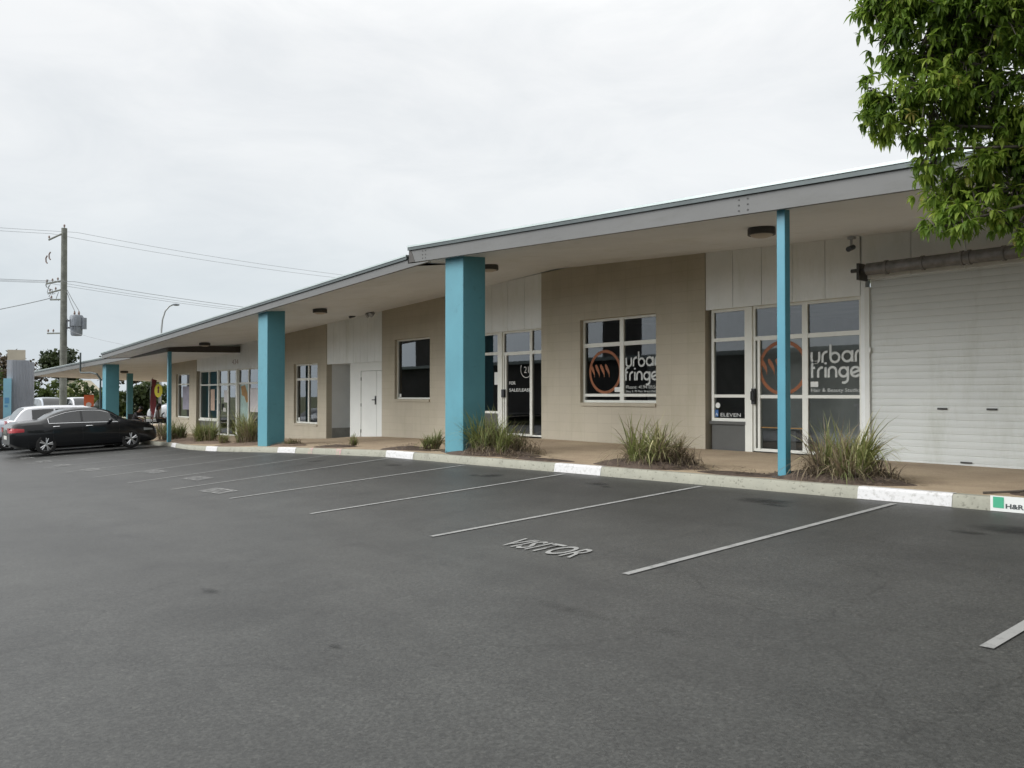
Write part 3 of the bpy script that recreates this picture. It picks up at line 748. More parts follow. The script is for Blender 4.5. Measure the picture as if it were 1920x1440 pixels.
for (x0, x1, y0, y1, z0, z1, m) in ((-9.35,-8.95,15.2,15.6,.6,2.2,'interior_pale'),(-7.2,-6.75,13.9,14.6,.6,1.45,'paper'),(-12.4,-11.2,14.6,15.2,.6,1.5,'interior_pale'),(-13.6,-13.0,15.8,16.4,.6,2.6,'paper'),
        (-15.6,-14.9,15.4,16.0,.6,1.5,'interior_pale'),(-20.2,-19.3,15.5,16.2,.5,1.7,'interior_pale'),(-26.9,-26.0,14.3,14.8,.2,1.1,'paper'),(-34.2,-33.3,14.6,15.2,-.05,1.1,'interior_pale')):
    mb = MB(); mb.box(x0,x1,y0,y1,z0,z1-.05); mb.box(x0-.04,x1+.04,y0-.04,y1+.04,z1-.048,z1); mb.build('indoor_cabinet', M[m], B)
# --- roofs: slab > fascia, roof edge, soffit
def roof(x0, x1, f, ye, th, yb=24.0, edge=.03, n=10, label=None, right_end=True):
    xs = frange(x0, x1, (x1-x0)/n)
    mb = MB()                                     # sheet roofing slab above the soffit
    vs = []
    for x in xs:
        for y in (ye-.05, yb):
            zt = f(x, min(y, 17)) + th
            vs.append((x, y, zt+.012)); vs.append((x, y, zt+.045))
    fs = []
    for i in range(n):
        a = 4*i; b = a+4
        fs += [(a,b,b+2,a+2),(a+1,a+3,b+3,b+1),(a,a+1,b+1,b),(a+2,b+2,b+3,a+3)]
    fs += [(0,2,3,1),(4*n,4*n+1,4*n+3,4*n+2)]
    mb.add(vs, fs); r = mb.build('roof', M['roofing'], B)
    if label: r['label'] = label
    mb = MB()
    for i in range(n):
        a, b = xs[i], xs[i+1]
        mb.hexa([(a,ye,f(a,ye)),(b,ye,f(b,ye)),(b,ye+.06,f(b,ye)),(a,ye+.06,f(a,ye))],
                [(a,ye,f(a,ye)+th-.05),(b,ye,f(b,ye)+th-.05),(b,ye+.06,f(b,ye)+th-.05),(a,ye+.06,f(a,ye)+th-.05)])
    mb.build('fascia', M['fascia'], r)
    mb = MB()
    for i in range(n):
        a, b = xs[i], xs[i+1]
        mb.hexa([(a,ye-.035,f(a,ye)+th-.048),(b,ye-.035,f(b,ye)+th-.048),(b,ye+.05,f(b,ye)+th-.048),(a,ye+.05,f(a,ye)+th-.048)],
                [(a,ye-.035,f(a,ye)+th+.008),(b,ye-.035,f(b,ye)+th+.008),(b,ye+.05,f(b,ye)+th+.008),(a,ye+.05,f(a,ye)+th+.008)])
    mb.build('roof_edge', M['gutter'], r)
    mb = MB(); vs = []; yy = (ye+.062, 9.25, 9.7, 10.4, 11, 13.2) if ye < 9 else (ye+.062, 11, 13.2); ny = len(yy); xq = xs + ([x1+.12] if f is soff2 else [])
    for x in xq:
        for y in yy:
            z = f(x, y)+.012
            if f is soff2:                        # the middle soffit is packed down to run flush with the upper one
                z += (soff1(-13.78,y)-soff2(-13.8,y))*max(0,min(1,(x+18)/4.2))*max(0,min(1,(y-9)/1.2))
            vs.append((x, y, z))
    mb.add(vs, [(ny*i+j, ny*i+j+1, ny*i+ny+j+1, ny*i+ny+j) for i in range(len(xq)-1) for j in range(ny-1)])
    mb.build('soffit', M['soffit'], r)
    for x, s in ((x0, 1), (x1, -1))[:2 if right_end else 1]:              # closing boards at the two ends
        lift = .03 if f is soff1 else 0
        mb = MB(); a, b = (x+.002, x+.04) if s > 0 else (x-.04, x-.002)
        mb.hexa([(a,ye+.061,f(x,ye)+lift),(b,ye+.061,f(x,ye)+lift),(b,13.2,f(x,13.2)+lift),(a,13.2,f(x,13.2)+lift)],
                [(a,ye+.061,f(x,ye)+th),(b,ye+.061,f(x,ye)+th),(b,13.2,f(x,13.2)+th),(a,13.2,f(x,13.2)+th)])
        mb.build('end_board', M['board'], r)
    return r
r1 = roof(-13.76, 5.0, soff1, 8.9, .285, label='upper roof overlapping the middle roof')
r2 = roof(-36.7, -13.80, soff2, 8.9, .21, n=24, label='middle roof', right_end=False)
r3 = roof(-57, -32, soff3, 10.0, .25, yb=18, label='lowest roof, over the open canopy at the far end')
mb = MB(); a, b = -13.80, -13.08                   # tail of the middle fascia running in under the upper roof
mb.hexa([(a,8.9,soff2(a,8.9)),(b,8.9,soff2(b,8.9)),(b,8.96,soff2(b,8.9)),(a,8.96,soff2(a,8.9))],
        [(a,8.9,soff1(a,8.9)-.015),(b,8.9,max(soff2(b,8.9)+.005,soff1(b,8.9)-.05)),(b,8.96,max(soff2(b,8.9)+.005,soff1(b,8.9)-.05)),(a,8.96,soff1(a,8.9)-.015)])
mb.build('fascia', M['fascia'], r2)
mb = MB()                                          # soffit over the open canopy
vs = []; X3 = frange(-57,-40.5,1.65)
for x in X3:
    for y in (13.2, 16, 18): vs.append((x, y, soff3(x,y)+.012))
mb.add(vs, [(3*i+j, 3*i+j+1, 3*i+3+j+1, 3*i+3+j) for i in range(len(X3)-1) for j in range(2)])
mb.build('soffit', M['soffit'], r3)
mb = MB()
for xb in (-13.28,-13.18,-6.15,-6.02):             # bolts through the fascia splices
    for k in range(3):
        z = soff1(xb,8.9)+.05+k*.07; mb = MB(); mb.cyl((xb,8.9-.008,z),(xb,8.9,z),.011,n=8); mb.build('bolt', M['dark_steel'], r1)
mb = MB(); a, b = -13.755, -13.55
mb.hexa([(a,8.894,soff1(a,8.9)+.002),(b,8.894,soff1(b,8.9)+.002),(b,8.899,soff1(b,8.9)+.002),(a,8.899,soff1(a,8.9)+.002)],
        [(a,8.894,soff1(a,8.9)+.23),(b-.12,8.894,soff1(b,8.9)+.23),(b-.12,8.899,soff1(b,8.9)+.23),(a,8.899,soff1(a,8.9)+.23)])
mb.build('end_flashing', M['board'], r1)

# --- pillars and posts
def pillar(x, y, w, d, f, m='teal', top=None, label=None):
    mb = MB(); mb.box(x-w/2, x+w/2, y, y+d, kb(x)-.3, 0)
    for i, v in enumerate(mb.v):
        if v[2] == 0: mb.v[i] = (v[0], v[1], f(v[0], v[1])+.02)
    o = mb.build('pillar', M[m], B)
    bv = o.modifiers.new('b', 'BEVEL'); bv.width = .012; bv.segments = 2; baked(o)
    mb = MB(); e = .012
    mb.box(x-w/2+.02, x+w/2-.02, y+.02, y+d-.02, f(x-w/2,y)-.03, f(x,y+d)+.01); mb.build('pillar_head', M['dark_steel'], o)
    if label: o['label'] = label
    return o
pillar(-12.53, 9.1, .57, .52, soff1)
pillar(-21.2, 9.1, .60, .50, soff2)
pillar(-42.0, 10.3, .62, .58, soff3)
pillar(-49.6, 13.35, .22, .30, soff3, label='slim teal pillar at the back of the canopy')
def post(x, y, w, f):
    mb = MB(); mb.box(x-w/2, x+w/2, y-w/2, y+w/2, kb(x)-.2, f(x,y)+.015)
    o = mb.build('post', M['teal_steel'], B)
    bv = o.modifiers.new('b', 'BEVEL'); bv.width = .008; bv.segments = 2; baked(o)
    k = MB(); k.box(x-w*.9, x+w*.9, y-w*.9, y+w*.9, kb(x)+.1, kb(x)+.142); k.build('base_plate', M['dark_steel'], o)
    return o
post(-5.66, 9.12, .115, soff1)
post(-32.05, 10.12, .13, soff3)
# downpipe looping from the left canopy edge to its pillar, with its overflow stub
mb = MB()
zc = soff3(-45.2,10)
mb.tube([(-44.6,9.86,zc+.72),(-44.6,9.86,zc-.20),(-44.45,9.86,zc-.27),(-42.9,9.95,zc-.29),(-42.5,10.1,zc-.36),(-42.4,10.24,zc-.6),(-42.4,10.24,-.4)], .042)
mb.build('downpipe', M['gutter'], B)

# ------------------------------------------------------------------ fittings under the roof
def soffit_light(x, y, f, label):
    t = thing('soffit_light', label, 'light', (x, y, f(x,y)+.005), 0, 'round soffit lights along the eaves')
    mb = MB(); mb.lathe([(0,0),(.19,0),(.195,-.02),(.195,-.10),(.17,-.105),(.17,-.09),(0,-.09)]); mb.build('housing', M['dark_steel'], t, angle=40)
    mb = MB(); mb.lathe([(.165,-.092),(.15,-.115),(.09,-.135),(0,-.14)]); mb.build('diffuser', M['lamp'], t, smooth=True)
    return t
soffit_light(-6.79, 10.38, soff1, 'round brown soffit light beside the slim teal post near the salon')
soffit_light(-13.52, 10.72, soff1, 'round brown soffit light half hidden behind the tall middle teal pillar')
soffit_light(-20.51, 10.42, soff2, 'round brown soffit light between the second pillar and the white double door')
soffit_light(-30.44, 10.86, soff2, 'round brown soffit light in front of the dark end board of the lowest roof')
soffit_light(-47.25, 12.58, soff3, 'round brown soffit light under the far open canopy beside its pillar')
def sec_cam(x, y, z, label):
    t = thing('security_camera', label, 'camera', (x, y, z), 0, 'security cameras under the eaves')
    mb = MB(); mb.cyl((0,0,.16),(0,0,.02),.02,n=8); mb.box(-.05,.05,-.03,.05,.13,.17); mb.build('bracket', M['steel'], t)
    mb = MB(); mb.cyl((0,.06,.01),(.02,-.13,-.05),.042,n=14); mb.build('camera_body', M['black'], t, angle=40)
    return t
sec_cam(-6.62, 12.62, 3.96, 'small dark security camera above the salon near the roller door')
sec_cam(-22.44, 12.5, 4.02, 'left security camera above the white cladding over the double door')
t = thing('floodlight', 'small grey twin floodlight at the soffit over the white double door', 'light', (-21.5, 12.6, 4.02))
for s in (-1,1):
    mb = MB(); mb.cyl((s*.09,0,.02),(s*.12,-.11,-.06),.06,.075,n=14); mb.build('lamp_head', M['steel'], t, angle=40)
mb = MB(); mb.cyl((0,0,.12),(0,0,-.01),.045,n=10); mb.build('mount', M['steel'], t)

# posters in the far shop window
def sheet(name, label, cat, x0, x1, z0, z1, m, y=WY+.118, group=None):
    mb = MB(); mb.box(x0,x1,y-.003,y,z0,z1); return tag(mb.build(name, m), label, cat, group)
sheet('poster', 'white notice sheet on the left glass door of the far shop', 'poster', -33.95, -33.55, 1.30, 1.80, M['paper'])
sheet('poster', 'small pale sheet below the white notice on the far shop door', 'poster', -34.05, -33.72, .92, 1.08, M['interior_pale'])
p = tag(bpy.data.objects.new('poster', None), 'tall mint poster with amber print in the far shop window', 'poster'); COL.objects.link(p)
sheet_mb = MB(); sheet_mb.box(-32.2,-31.42,WY+.112,WY+.116,.12,2.02); sheet_mb.build('sheet', M['mint'], p)
mb = MB(); vs = [(-32.15,1.95),(-31.75,2.0),(-31.5,1.7),(-31.42,1.35),(-31.6,1.3),(-31.8,1.55),(-32.05,1.6)]
mb.add([(a,WY+.1105,b) for a,b in vs], [tuple(range(len(vs)))[::-1]]); mb.build('print', M['amber'], p)
sheet('poster', 'large white poster in the far shop window next to the second teal pillar', 'poster', -31.25, -30.42, .95, 1.88, M['paper'])
sheet('poster', 'peach poster inside the double sash of the far shop', 'poster', -35.45, -35.0, .95, 1.85, mat('peach', (.50,.36,.28), .7, var=.1, vscale=5))
sheet('poster', 'grey poster in the leftmost shop window', 'poster', -39.0, -37.95, .95, 2.0, mat('lilac', (.25,.24,.30), .7, var=.2, vscale=3))

# sign plate on the kerb
ks = thing('kerb_sign', 'white parking sign with green square fixed to the kerb face', 'sign', (0,0,0))
m_ = MB(); vs = []
xk0, xk1 = -3.17, -2.15
for x in (xk0, xk1):
    z = gz(x, 8.7); vs += [(x,8.690,z+.003),(x,8.690,z+.150),(x,8.697,z+.150),(x,8.697,z+.003)]
m_.add(vs, [(0,4,5,1),(1,5,6,2),(3,7,4,0),(0,1,2,3),(4,7,6,5),(2,6,7,3)]); m_.build('plate', M['white'], ks)
m_ = MB(); z = gz(-3.08,8.7); m_.quad((-3.145,8.687,z+.035),(-3.05,8.687,z+.035),(-3.05,8.687,z+.14),(-3.145,8.687,z+.14)); m_.build('square', M['green_badge'], ks)
text_mesh(ks, 'lettering', 'H&R BLOCK', -3.035, gz(-2.8,8.7)+.035, .060, 8.687, M['ink'], .44, .002)

# ------------------------------------------------------------------ plants in the kerbside bed
def soil_patch(x, y, rx, ry, h, seed, m='soil'):
    mb = MB(); n = 26; rings = 5; vs = [(x, y, pav(x,y)+h)]; rnd = random.Random(seed)
    ph = rnd.random()*9
    for k in range(1, rings+1):
        for i in range(n):
            t = 2*PI*i/n; f = k/rings
            q = 1 + .35*noise.noise((math.cos(t)*1.3+ph, math.sin(t)*1.3, seed))
            px, py = x+rx*f*q*math.cos(t), max(kerb_y(x)+.152, y+ry*f*q*math.sin(t))
            vs.append((px, py, pav(px,py)+ (h*(1-f*f)*(1+.4*noise.noise((px*5,py*5,0))) if k < rings else -.012)))
    fs = [(0,1+i,1+(i+1)%n) for i in range(n)]
    for k in range(rings-1):
        for i in range(n):
            a = 1+k*n; fs.append((a+i, a+n+i, a+n+(i+1)%n, a+(i+1)%n))
    mb.add(vs, fs); return struct(mb.build('garden_soil', M[m], smooth=True))
def blades(mb, tone, c, n, h, spread, rnd, tones, wid=.011, lean=.8, droop=.5, clumps=7):
    cl = []
    for _ in range(clumps):
        a = rnd.uniform(0, 2*PI); r = spread*.34*math.sqrt(rnd.random())
        cl.append((r*math.cos(a), r*math.sin(a), rnd.uniform(0,2*PI) if rnd.random() < .4 else a+rnd.gauss(0,.5), rnd.uniform(.62,1.12), rnd.uniform(-.12,.12), rnd.uniform(.5,1.2)))
    for _ in range(n):
        cx, cy, ca, hs, ct, ls = rnd.choice(cl)
        a = ca+rnd.gauss(0,.95); r0 = spread*.10*math.sqrt(rnd.random()); q = rnd.uniform(0,2*PI)
        L = h*hs*rnd.uniform(.4,1.1); ln = lean*ls*rnd.random()**.9
        dx, dy = math.cos(a), math.sin(a)
        b = Vector((c[0]+cx+math.cos(q)*r0, c[1]+cy+math.sin(q)*r0, c[2])); w = wid*rnd.uniform(.6,1.3); m = 5
        sa = a+PI/2+rnd.uniform(-.7,.7); side = Vector((math.cos(sa), math.sin(sa), 0)); tn = rnd.uniform(*tones)+ct
        base = len(mb.v); ang = ln*.55; p = b.copy(); kink = rnd.random() < .14
        for i in range(m+1):
            f = i/m; ww = w*(1-f)**.6 * (.7+.6*f if f < .5 else 1)
            mb.v.append(tuple(p-side*ww)); mb.v.append(tuple(p+side*ww)); tone += [tn+f*.20-.06]*2
            p = p + Vector((dx*math.sin(ang), dy*math.sin(ang), math.cos(ang)))*(L/m)
            ang += ln*.30 + droop*.22*rnd.uniform(.3,1.4) + (.9 if kink and i == 2 else 0)
        for i in range(m):
            mb.f.append([base+2*i, base+2*i+1, base+2*i+3, base+2*i+2]); mb.mi.append(0)
def tussock(name, label, x, y, h, spread, n, seed, dead=.3, skirt=0, tones=(.42,.95), lean=.85, wid=.011, cat='grass tuft', group='tussock grasses along the kerb'):
    rnd = random.Random(seed); z = pav(x,y)+.03
    t = thing(name, label, cat, (x,y,z), 0, group)
    mb = MB(); tone = []
    blades(mb, tone, (0,0,0), int(n*(1-dead)), h, spread, rnd, tones, wid, lean)
    mb.tone = tone; mb.build('green_blades', M['blade'], t)
    mb = MB(); tone = []
    blades(mb, tone, (.05*spread,0,0), int(n*dead), h*.92, spread*1.1, rnd, (.10,.42), wid*.8, lean*1.15)
    if skirt:
        for k in range(skirt):
            a = rnd.uniform(-.5,1)*PI*.5 + (PI*1.2 if rnd.random()<.5 else 0)
            blades(mb, tone, (math.cos(a)*spread*.42+.12*spread, math.sin(a)*spread*.3, .02), 16, h*.42, spread*.5, rnd, (0,.26), wid*.65, 2.4, 1.6, 3)
    mb.tone = tone; mb.build('dead_blades', M['blade'], t)
    return t
soil_patch(-5.15, 9.35, .95, .55, .10, 3); soil_patch(-8.0, 9.35, 1.05, .5, .12, 4); soil_patch(-11.9, 9.4, 1.3, .5, .10, 5)
soil_patch(-14.5, 9.3, .8, .4, .05, 6); soil_patch(-17.6, 9.35, .9, .4, .05, 7); soil_patch(-20.3, 9.4, .9, .35, .06, 8, 'leaf_litter')
soil_patch(-10.2, 9.1, .9, .22, .03, 9); soil_patch(-6.3, 9.15, .7, .25, .03, 11); soil_patch(-2.2, 9.35, 1.1, .5, .05, 12)
soil_patch(-23.5, 9.55, 1.8, .6, .08, 13, 'leaf_litter'); soil_patch(-28.6, 10.1, 2.6, .6, .08, 14, 'leaf_litter'); soil_patch(-33, 10.9, 2, .9, .06, 15, 'leaf_litter')
tussock('tussock_grass', 'big green tussock with a dead brown skirt right of the slim teal post', -5.12, 9.45, .90, .95, 950, 21, .60, 48, (.42,.95), 1.1)
tussock('tussock_grass', 'half dead spiky tussock in front of the beige wall left of the salon door', -7.98, 9.45, .88, .95, 800, 22, .62, 60, (.40,.85), 1.1)
tussock('tussock_grass', 'wide brown and green tussock against the foot of the tall middle pillar', -11.75, 9.5, .90, 1.3, 1200, 23, .6, 40, (.38,.75), 1.2)
tussock('tussock_grass', 'small dark tuft left of the tall middle pillar', -13.55, 9.3, .46, .42, 340, 24, .2, 3, (.36,.55), 1.0)
tussock('tussock_grass', 'tiny green tuft between the double door and the picture window', -16.95, 9.45, .34, .2, 130, 25, .1, 0, (.40,.6), 1.0)
tussock('tussock_grass', 'flat reddish dead tuft in front of the grey recess', -20.2, 9.5, .26, .5, 260, 26, .85, 8, (.3,.5), 1.5)
tussock('tussock_grass', 'tall loose tuft left of the second teal pillar', -23.5, 9.7, 1.2, 1.0, 760, 27, .45, 14, (.42,.9), .75)
tussock('tussock_grass', 'small round tuft between the two tufts by the far shop', -26.0, 9.9, .45, .4, 240, 28, .3, 3, (.42,.7), 1.0)
tussock('tussock_grass', 'bright green bushy tuft right of the far slim post', -28.3, 10.15, .95, .9, 900, 29, .15, 4, (.42,.8), .9)

# dead blades and litter lying on the bed
rl = random.Random(77); mb = MB(); tone = []
for (x, y, rx, ry, n) in ((-5.1,9.35,1.0,.45,420),(-7.95,9.35,1.05,.42,520),(-11.9,9.4,1.3,.45,520),(-14.3,9.3,.8,.35,160),(-17.6,9.35,.9,.35,160),(-20.3,9.4,.9,.3,200),(-10.2,9.05,.8,.16,120),(-2.2,9.3,1.0,.4,260),(-23.5,9.6,1.6,.45,260),(-6.4,9.1,.6,.2,120)):
    for _ in range(n):
        a = rl.uniform(0,2*PI); q = rl.random()**.55; px, py = x+rx*q*math.cos(a), max(kerb_y(x)+.05, y+ry*q*math.sin(a))
        z = pav(px,py)+.012+.09*(1-q)+rl.uniform(0,.02); b = rl.uniform(0,2*PI); L = rl.uniform(.03,.22); w_ = rl.uniform(.003,.010)
        dx, dy = math.cos(b)*L/2, math.sin(b)*L/2; e = rl.uniform(-.02,.03); k = len(mb.v)
        mb.v += [(px-dx-dy/L*w_*2, py-dy+dx/L*w_*2, z), (px-dx+dy/L*w_*2, py-dy-dx/L*w_*2, z), (px+dx+dy/L*w_, py+dy-dx/L*w_, z+e), (px+dx-dy/L*w_, py+dy+dx/L*w_, z+e)]
        mb.f.append([k,k+1,k+2,k+3]); mb.mi.append(0); tone += [rl.uniform(0,.38)]*4
mb.tone = tone; struct(mb.build('leaf_litter', M['blade']), 'stuff')

def leaf_card(mb, tone, p, d, up, L, w, tn, fold=.35, curl=.35):
    """one folded pointed leaf of two strips along its midrib"""
    s = d.cross(up)
    if s.length < 1e-4: s = d.orthogonal()
    s.normalize(); nrm = s.cross(d).normalized(); b = len(mb.v)
    pts = []
    for f, wf in ((0,.12),(.28,.9),(.6,.85),(1,0.02)):
        c = p + d*(L*f) - nrm*(curl*L*f*f)
        pts.append((c, wf*w))
    for c, ww in pts:
        mb.v.append(tuple(c - s*ww + nrm*ww*fold)); mb.v.append(tuple(c)); mb.v.append(tuple(c + s*ww + nrm*ww*fold))
        tone += [tn, tn-.06, tn]
    for i in range(3):
        k = b+3*i
        mb.f.append([k,k+1,k+4,k+3]); mb.f.append([k+1,k+2,k+5,k+4]); mb.mi += [0,0]
def quick_leaf(mb, tone, p, rnd, L, tn):
    d = Vector((rnd.gauss(0,1), rnd.gauss(0,1), rnd.gauss(0,.7)-.2)).normalized(); s = d.orthogonal().normalized()*L*.42
    q = d.cross(s); a = rnd.uniform(0,PI); s = s*math.cos(a)+q*math.sin(a); b = len(mb.v)
    for v in (p, p+d*L*.5+s, p+d*L, p+d*L*.5-s): mb.v.append(tuple(v))
    tone += [tn]*4; mb.f.append([b,b+1,b+2,b+3]); mb.mi.append(0)

# --- the street tree whose branches hang into the picture on the right
rnd = random.Random(5)
FWD = Vector((-.76604,.64279,0)); RGT = Vector((.64279,.76604,0)); EYE = Vector((0,0,1.6))
tree = thing('street_tree', 'large leafy green tree hanging over the right-hand bays and roof edge', 'tree', (-.7,9.25,pav(-.7,9.25)))
TB = Vector(tree.location)
def W(fwd, right, up): return EYE + FWD*fwd + RGT*right + Vector((0,0,up))
# leaf clumps: metres ahead, right of and above eye level, and their radius
CL = [(6.0,2.58,2.0,.10),(6.0,2.62,2.25,.12),(6.0,2.62,2.80,.14),(6.0,2.74,2.62,.20),(6.0,2.70,2.92,.22),(6.0,3.0,2.9,.32),(6.0,3.3,2.9,.4),(6.0,2.83,2.82,.27),(6.0,2.95,2.5,.28),(6.0,3.3,2.45,.3),(6.0,3.17,2.66,.42),(6.0,3.57,2.78,.48),(6.2,3.97,2.47,.55),(6.2,4.5,2.75,.75),
      (6.0,2.78,2.16,.20),(6.0,3.02,2.19,.37),(6.1,3.46,2.12,.42),(6.1,3.86,1.95,.42),(6.0,2.70,1.98,.15),(6.0,2.86,1.97,.20),
      (5.9,3.06,1.76,.22),(6.0,3.36,1.70,.28),(6.1,3.72,1.55,.36),(5.85,3.16,1.31,.19),(5.85,3.03,1.19,.13),(5.9,3.33,1.32,.17),
      (5.95,3.60,1.22,.20),(6.1,3.98,1.45,.40),(6.2,4.35,1.9,.55),(6.0,3.9,1.12,.22),(6.1,3.2,1.50,.22),(6.1,4.3,1.2,.4)]
for _ in range(16):
    CL.append((rnd.uniform(5.0,6.9), rnd.uniform(4.5,6.2), rnd.uniform(1.4,4.6), rnd.uniform(.5,.8)))
for _ in range(60):
    f_, r_, u_ = rnd.uniform(2.4,6.4), rnd.uniform(3.0,8.5), rnd.uniform(1.9,5.6)
    if r_/f_ > .80 or (u_/f_ > .72): CL.append((f_, r_, u_, rnd.uniform(.55,.85)))
for _ in range(9):
    CL.append((rnd.uniform(5.5,6.8), rnd.uniform(3.2,5.0), rnd.uniform(3.4,4.6), rnd.uniform(.45,.7)))
mb = MB(); tone = []; tw = MB()
for (a, r_, u, rad) in CL:
    c = W(a, r_, u); n = max(16, int((760 if rad < .3 else 1150)*rad**1.7)); ct = rnd.uniform(-.18,.22)
    subs = [c + Vector((rnd.gauss(0,1), rnd.gauss(0,1), rnd.gauss(0,1))).normalized()*rad*rnd.uniform(.35,.95) for _ in range(max(3,int(14*rad)))]
    for _ in range(n):
        d = Vector((rnd.gauss(0,1), rnd.gauss(0,1), rnd.gauss(0,1))).normalized()
        if rnd.random() < .72: p = rnd.choice(subs) + d*rad*.36*rnd.random()**.6     # sprays, with gaps between
        else: p = c + d*rad*rnd.random()**.5
        if p.y > 8.75 and p.z > 3.1: continue
        if rad > .53 and rnd.random() < .45: continue
        k = rnd.randint(4,7); out = (d*.7+Vector((0,0,-.15))).normalized(); tb = .36 + ct + rnd.uniform(-.12,.18)
        if rnd.random() < .13: tb += .28
        a0 = rnd.uniform(0,2*PI)
        o1 = out.orthogonal().normalized(); o2 = out.cross(o1)
        for j in range(k):
            an = a0 + 2*PI*j/k
            dd = (out*rnd.uniform(.2,.8) + o1*math.cos(an) + o2*math.sin(an) + Vector((0,0,-.55))).normalized()
            leaf_card(mb, tone, p, dd, Vector((0,0,1)), rnd.uniform(.045,.10), rnd.uniform(.010,.019), tb+rnd.uniform(-.1,.12), .4, rnd.uniform(.2,.6))
        if rnd.random() < .4: tw.tube([tuple(c+(p-c)*.35), tuple(c+(p-c)*.7+Vector((0,0,.02))), tuple(p)], .006, 4, .003, False)
mb.tone = tone
for o in ( (mb.build('crown', M['leaf_near']),) ): o.parent = tree; o.matrix_parent_inverse = Matrix.Translation(-TB)
o = tw.build('twigs', M['bark']); o.parent = tree; o.matrix_parent_inverse = Matrix.Translation(-TB)
mb = MB(); top = Vector((-1.0,8.3,3.0))
mb.tube([TB+Vector((0,0,-.1)), TB+Vector((-.03,-.12,.9)), TB+Vector((-.12,-.45,1.7)), top], .15, 12, .10)
for (a, r_, u, rad) in CL[8:28:2] + CL[31::2]:
    c = W(a, r_, u); q = top.lerp(c, .5) + Vector((0,0,.25))
    mb.tube([top, top.lerp(q,.5)+Vector((.03,0,.1)), q, c], .035, 7, .008, False)
o = mb.build('trunk', M['bark'], smooth=True); o.parent = tree; o.matrix_parent_inverse = Matrix.Translation(-TB)

# --- distant trees, shrubs and hedges
def far_tree(name, label, x, y, h, rad, leafmat, seed, n=1500, leaf=.42, z=-1.1, group='trees beyond the side street', cat='tree', trunk=True, squash=.8):
    rnd = random.Random(seed); t = thing(name, label, cat, (x,y,z), 0, group)
    mb = MB(); tone = []; cl = []
    cz = h - rad*squash
    for _ in range(max(7, int(rad*5))):
        d = Vector((rnd.gauss(0,1), rnd.gauss(0,1), rnd.gauss(0,1))).normalized()*rnd.uniform(.35,.85)
        cl.append((Vector((d.x*rad, d.y*rad, cz+d.z*rad*squash)), rad*rnd.uniform(.22,.42), rnd.uniform(.1,.6)))
    for i in range(n):
        c, r, tb = cl[i % len(cl)]
        d = Vector((rnd.gauss(0,1), rnd.gauss(0,1), rnd.gauss(0,1))).normalized()
        quick_leaf(mb, tone, c+d*r*rnd.random()**.5, rnd, leaf*rnd.uniform(.6,1.3), tb+rnd.uniform(-.15,.35))
    mb.tone = tone; mb.build('crown', leafmat, t)
    if trunk:
        mb = MB(); mb.tube([(0,0,-.1),(.1,.05,cz*.5),(0,0,cz)], .06*h**.7, 8, .03*h**.7)
        for c, r, _ in cl[:6]: mb.tube([(0,0,cz*.6), tuple(Vector((0,0,cz*.6)).lerp(c,.6)+Vector((0,0,.1))), tuple(c)], .05, 5, .02, False)
        mb.build('trunk', M['bark'], t, smooth=True)
    return t
far_tree('leafy_tree', 'rounded dark tree rising above the canopy roof behind the power pole', -93, 19.0, 7.7, 2.6, M['leaf_dark'], 41, 3200, .36)
far_tree('leafy_tree', 'reddish brown tree just right of the power pole above the roof', -92, 23.6, 7.4, 2.3, M['leaf_red'], 42, 1900, .32)
far_tree('leafy_tree', 'thin reddish tree between the corrugated sign and the power pole', -96, 15.0, 7.0, 3.0, M['leaf_red'], 43, 1700, .34)
far_tree('leafy_tree', 'low reddish treetop left of the roof vent pipe', -94, 27.4, 6.9, 2.2, M['leaf_red'], 44, 1500, .32)
far_tree('leafy_tree', 'dark treetop peeping over the end of the middle roof', -96, 33.0, 7.3, 2.0, M['leaf_dark'], 45, 1500, .32)
far_tree('leafy_tree', 'dark tree at the left picture edge behind the blue sign panel', -90, 9.6, 6.6, 3.2, M['leaf_dark'], 46, 2200, .34)
far_tree('leafy_tree', 'pale green bush tree at the left picture edge', -80, 9.6, 3.9, 1.7, M['leaf_pale'], 47, 1500, .28)
far_tree('leafy_tree', 'small round green tree seen through the open canopy', -88, 25.9, 4.4, 1.7, M['leaf_pale'], 48, 1300, .3)
far_tree('leafy_tree', 'grey green tree behind the yellow sign under the canopy', -84, 29.2, 4.3, 1.9, M['leaf_mid'], 49, 1400, .3)
for k, (x, y, h, r, m, lab) in enumerate([(-80,14.5,3.4,1.6,'leaf_mid','olive bush right of the corrugated sign'),(-81,17.3,3.2,1.5,'leaf_pale','light green bush under the cream house roof'),
        (-80,19.9,3.1,1.5,'leaf_mid','mid green bush right of the power pole'),(-80,22.4,3.5,1.7,'leaf_dark','dark green bush left of the far teal pillar'),
        (-79,12.0,3.0,1.4,'leaf_mid','green bush hidden behind the corrugated sign'),(-83,33.5,2.6,1.5,'leaf_mid','low green bush right of the yellow sign')]):
    far_tree('bush', lab, x, y, h+.45, r*1.3, M[m], 60+k, 2400, .34, group='bushes along the far footpath', cat='bush', trunk=False, squash=.95)
tussock('flax_shrub', 'grey green shrub bed between the black sedan and the far slim post', -33.6, 10.7, .95, 1.2, 420, 71, .3, 6, (.36,.6), .9, .018, 'shrub', None)
tussock('flax_shrub', 'low dark shrub in front of the seated person by the far post', -36.2, 11.4, .75, 1.1, 360, 72, .3, 4, (.36,.55), .9, .018, 'shrub', None)

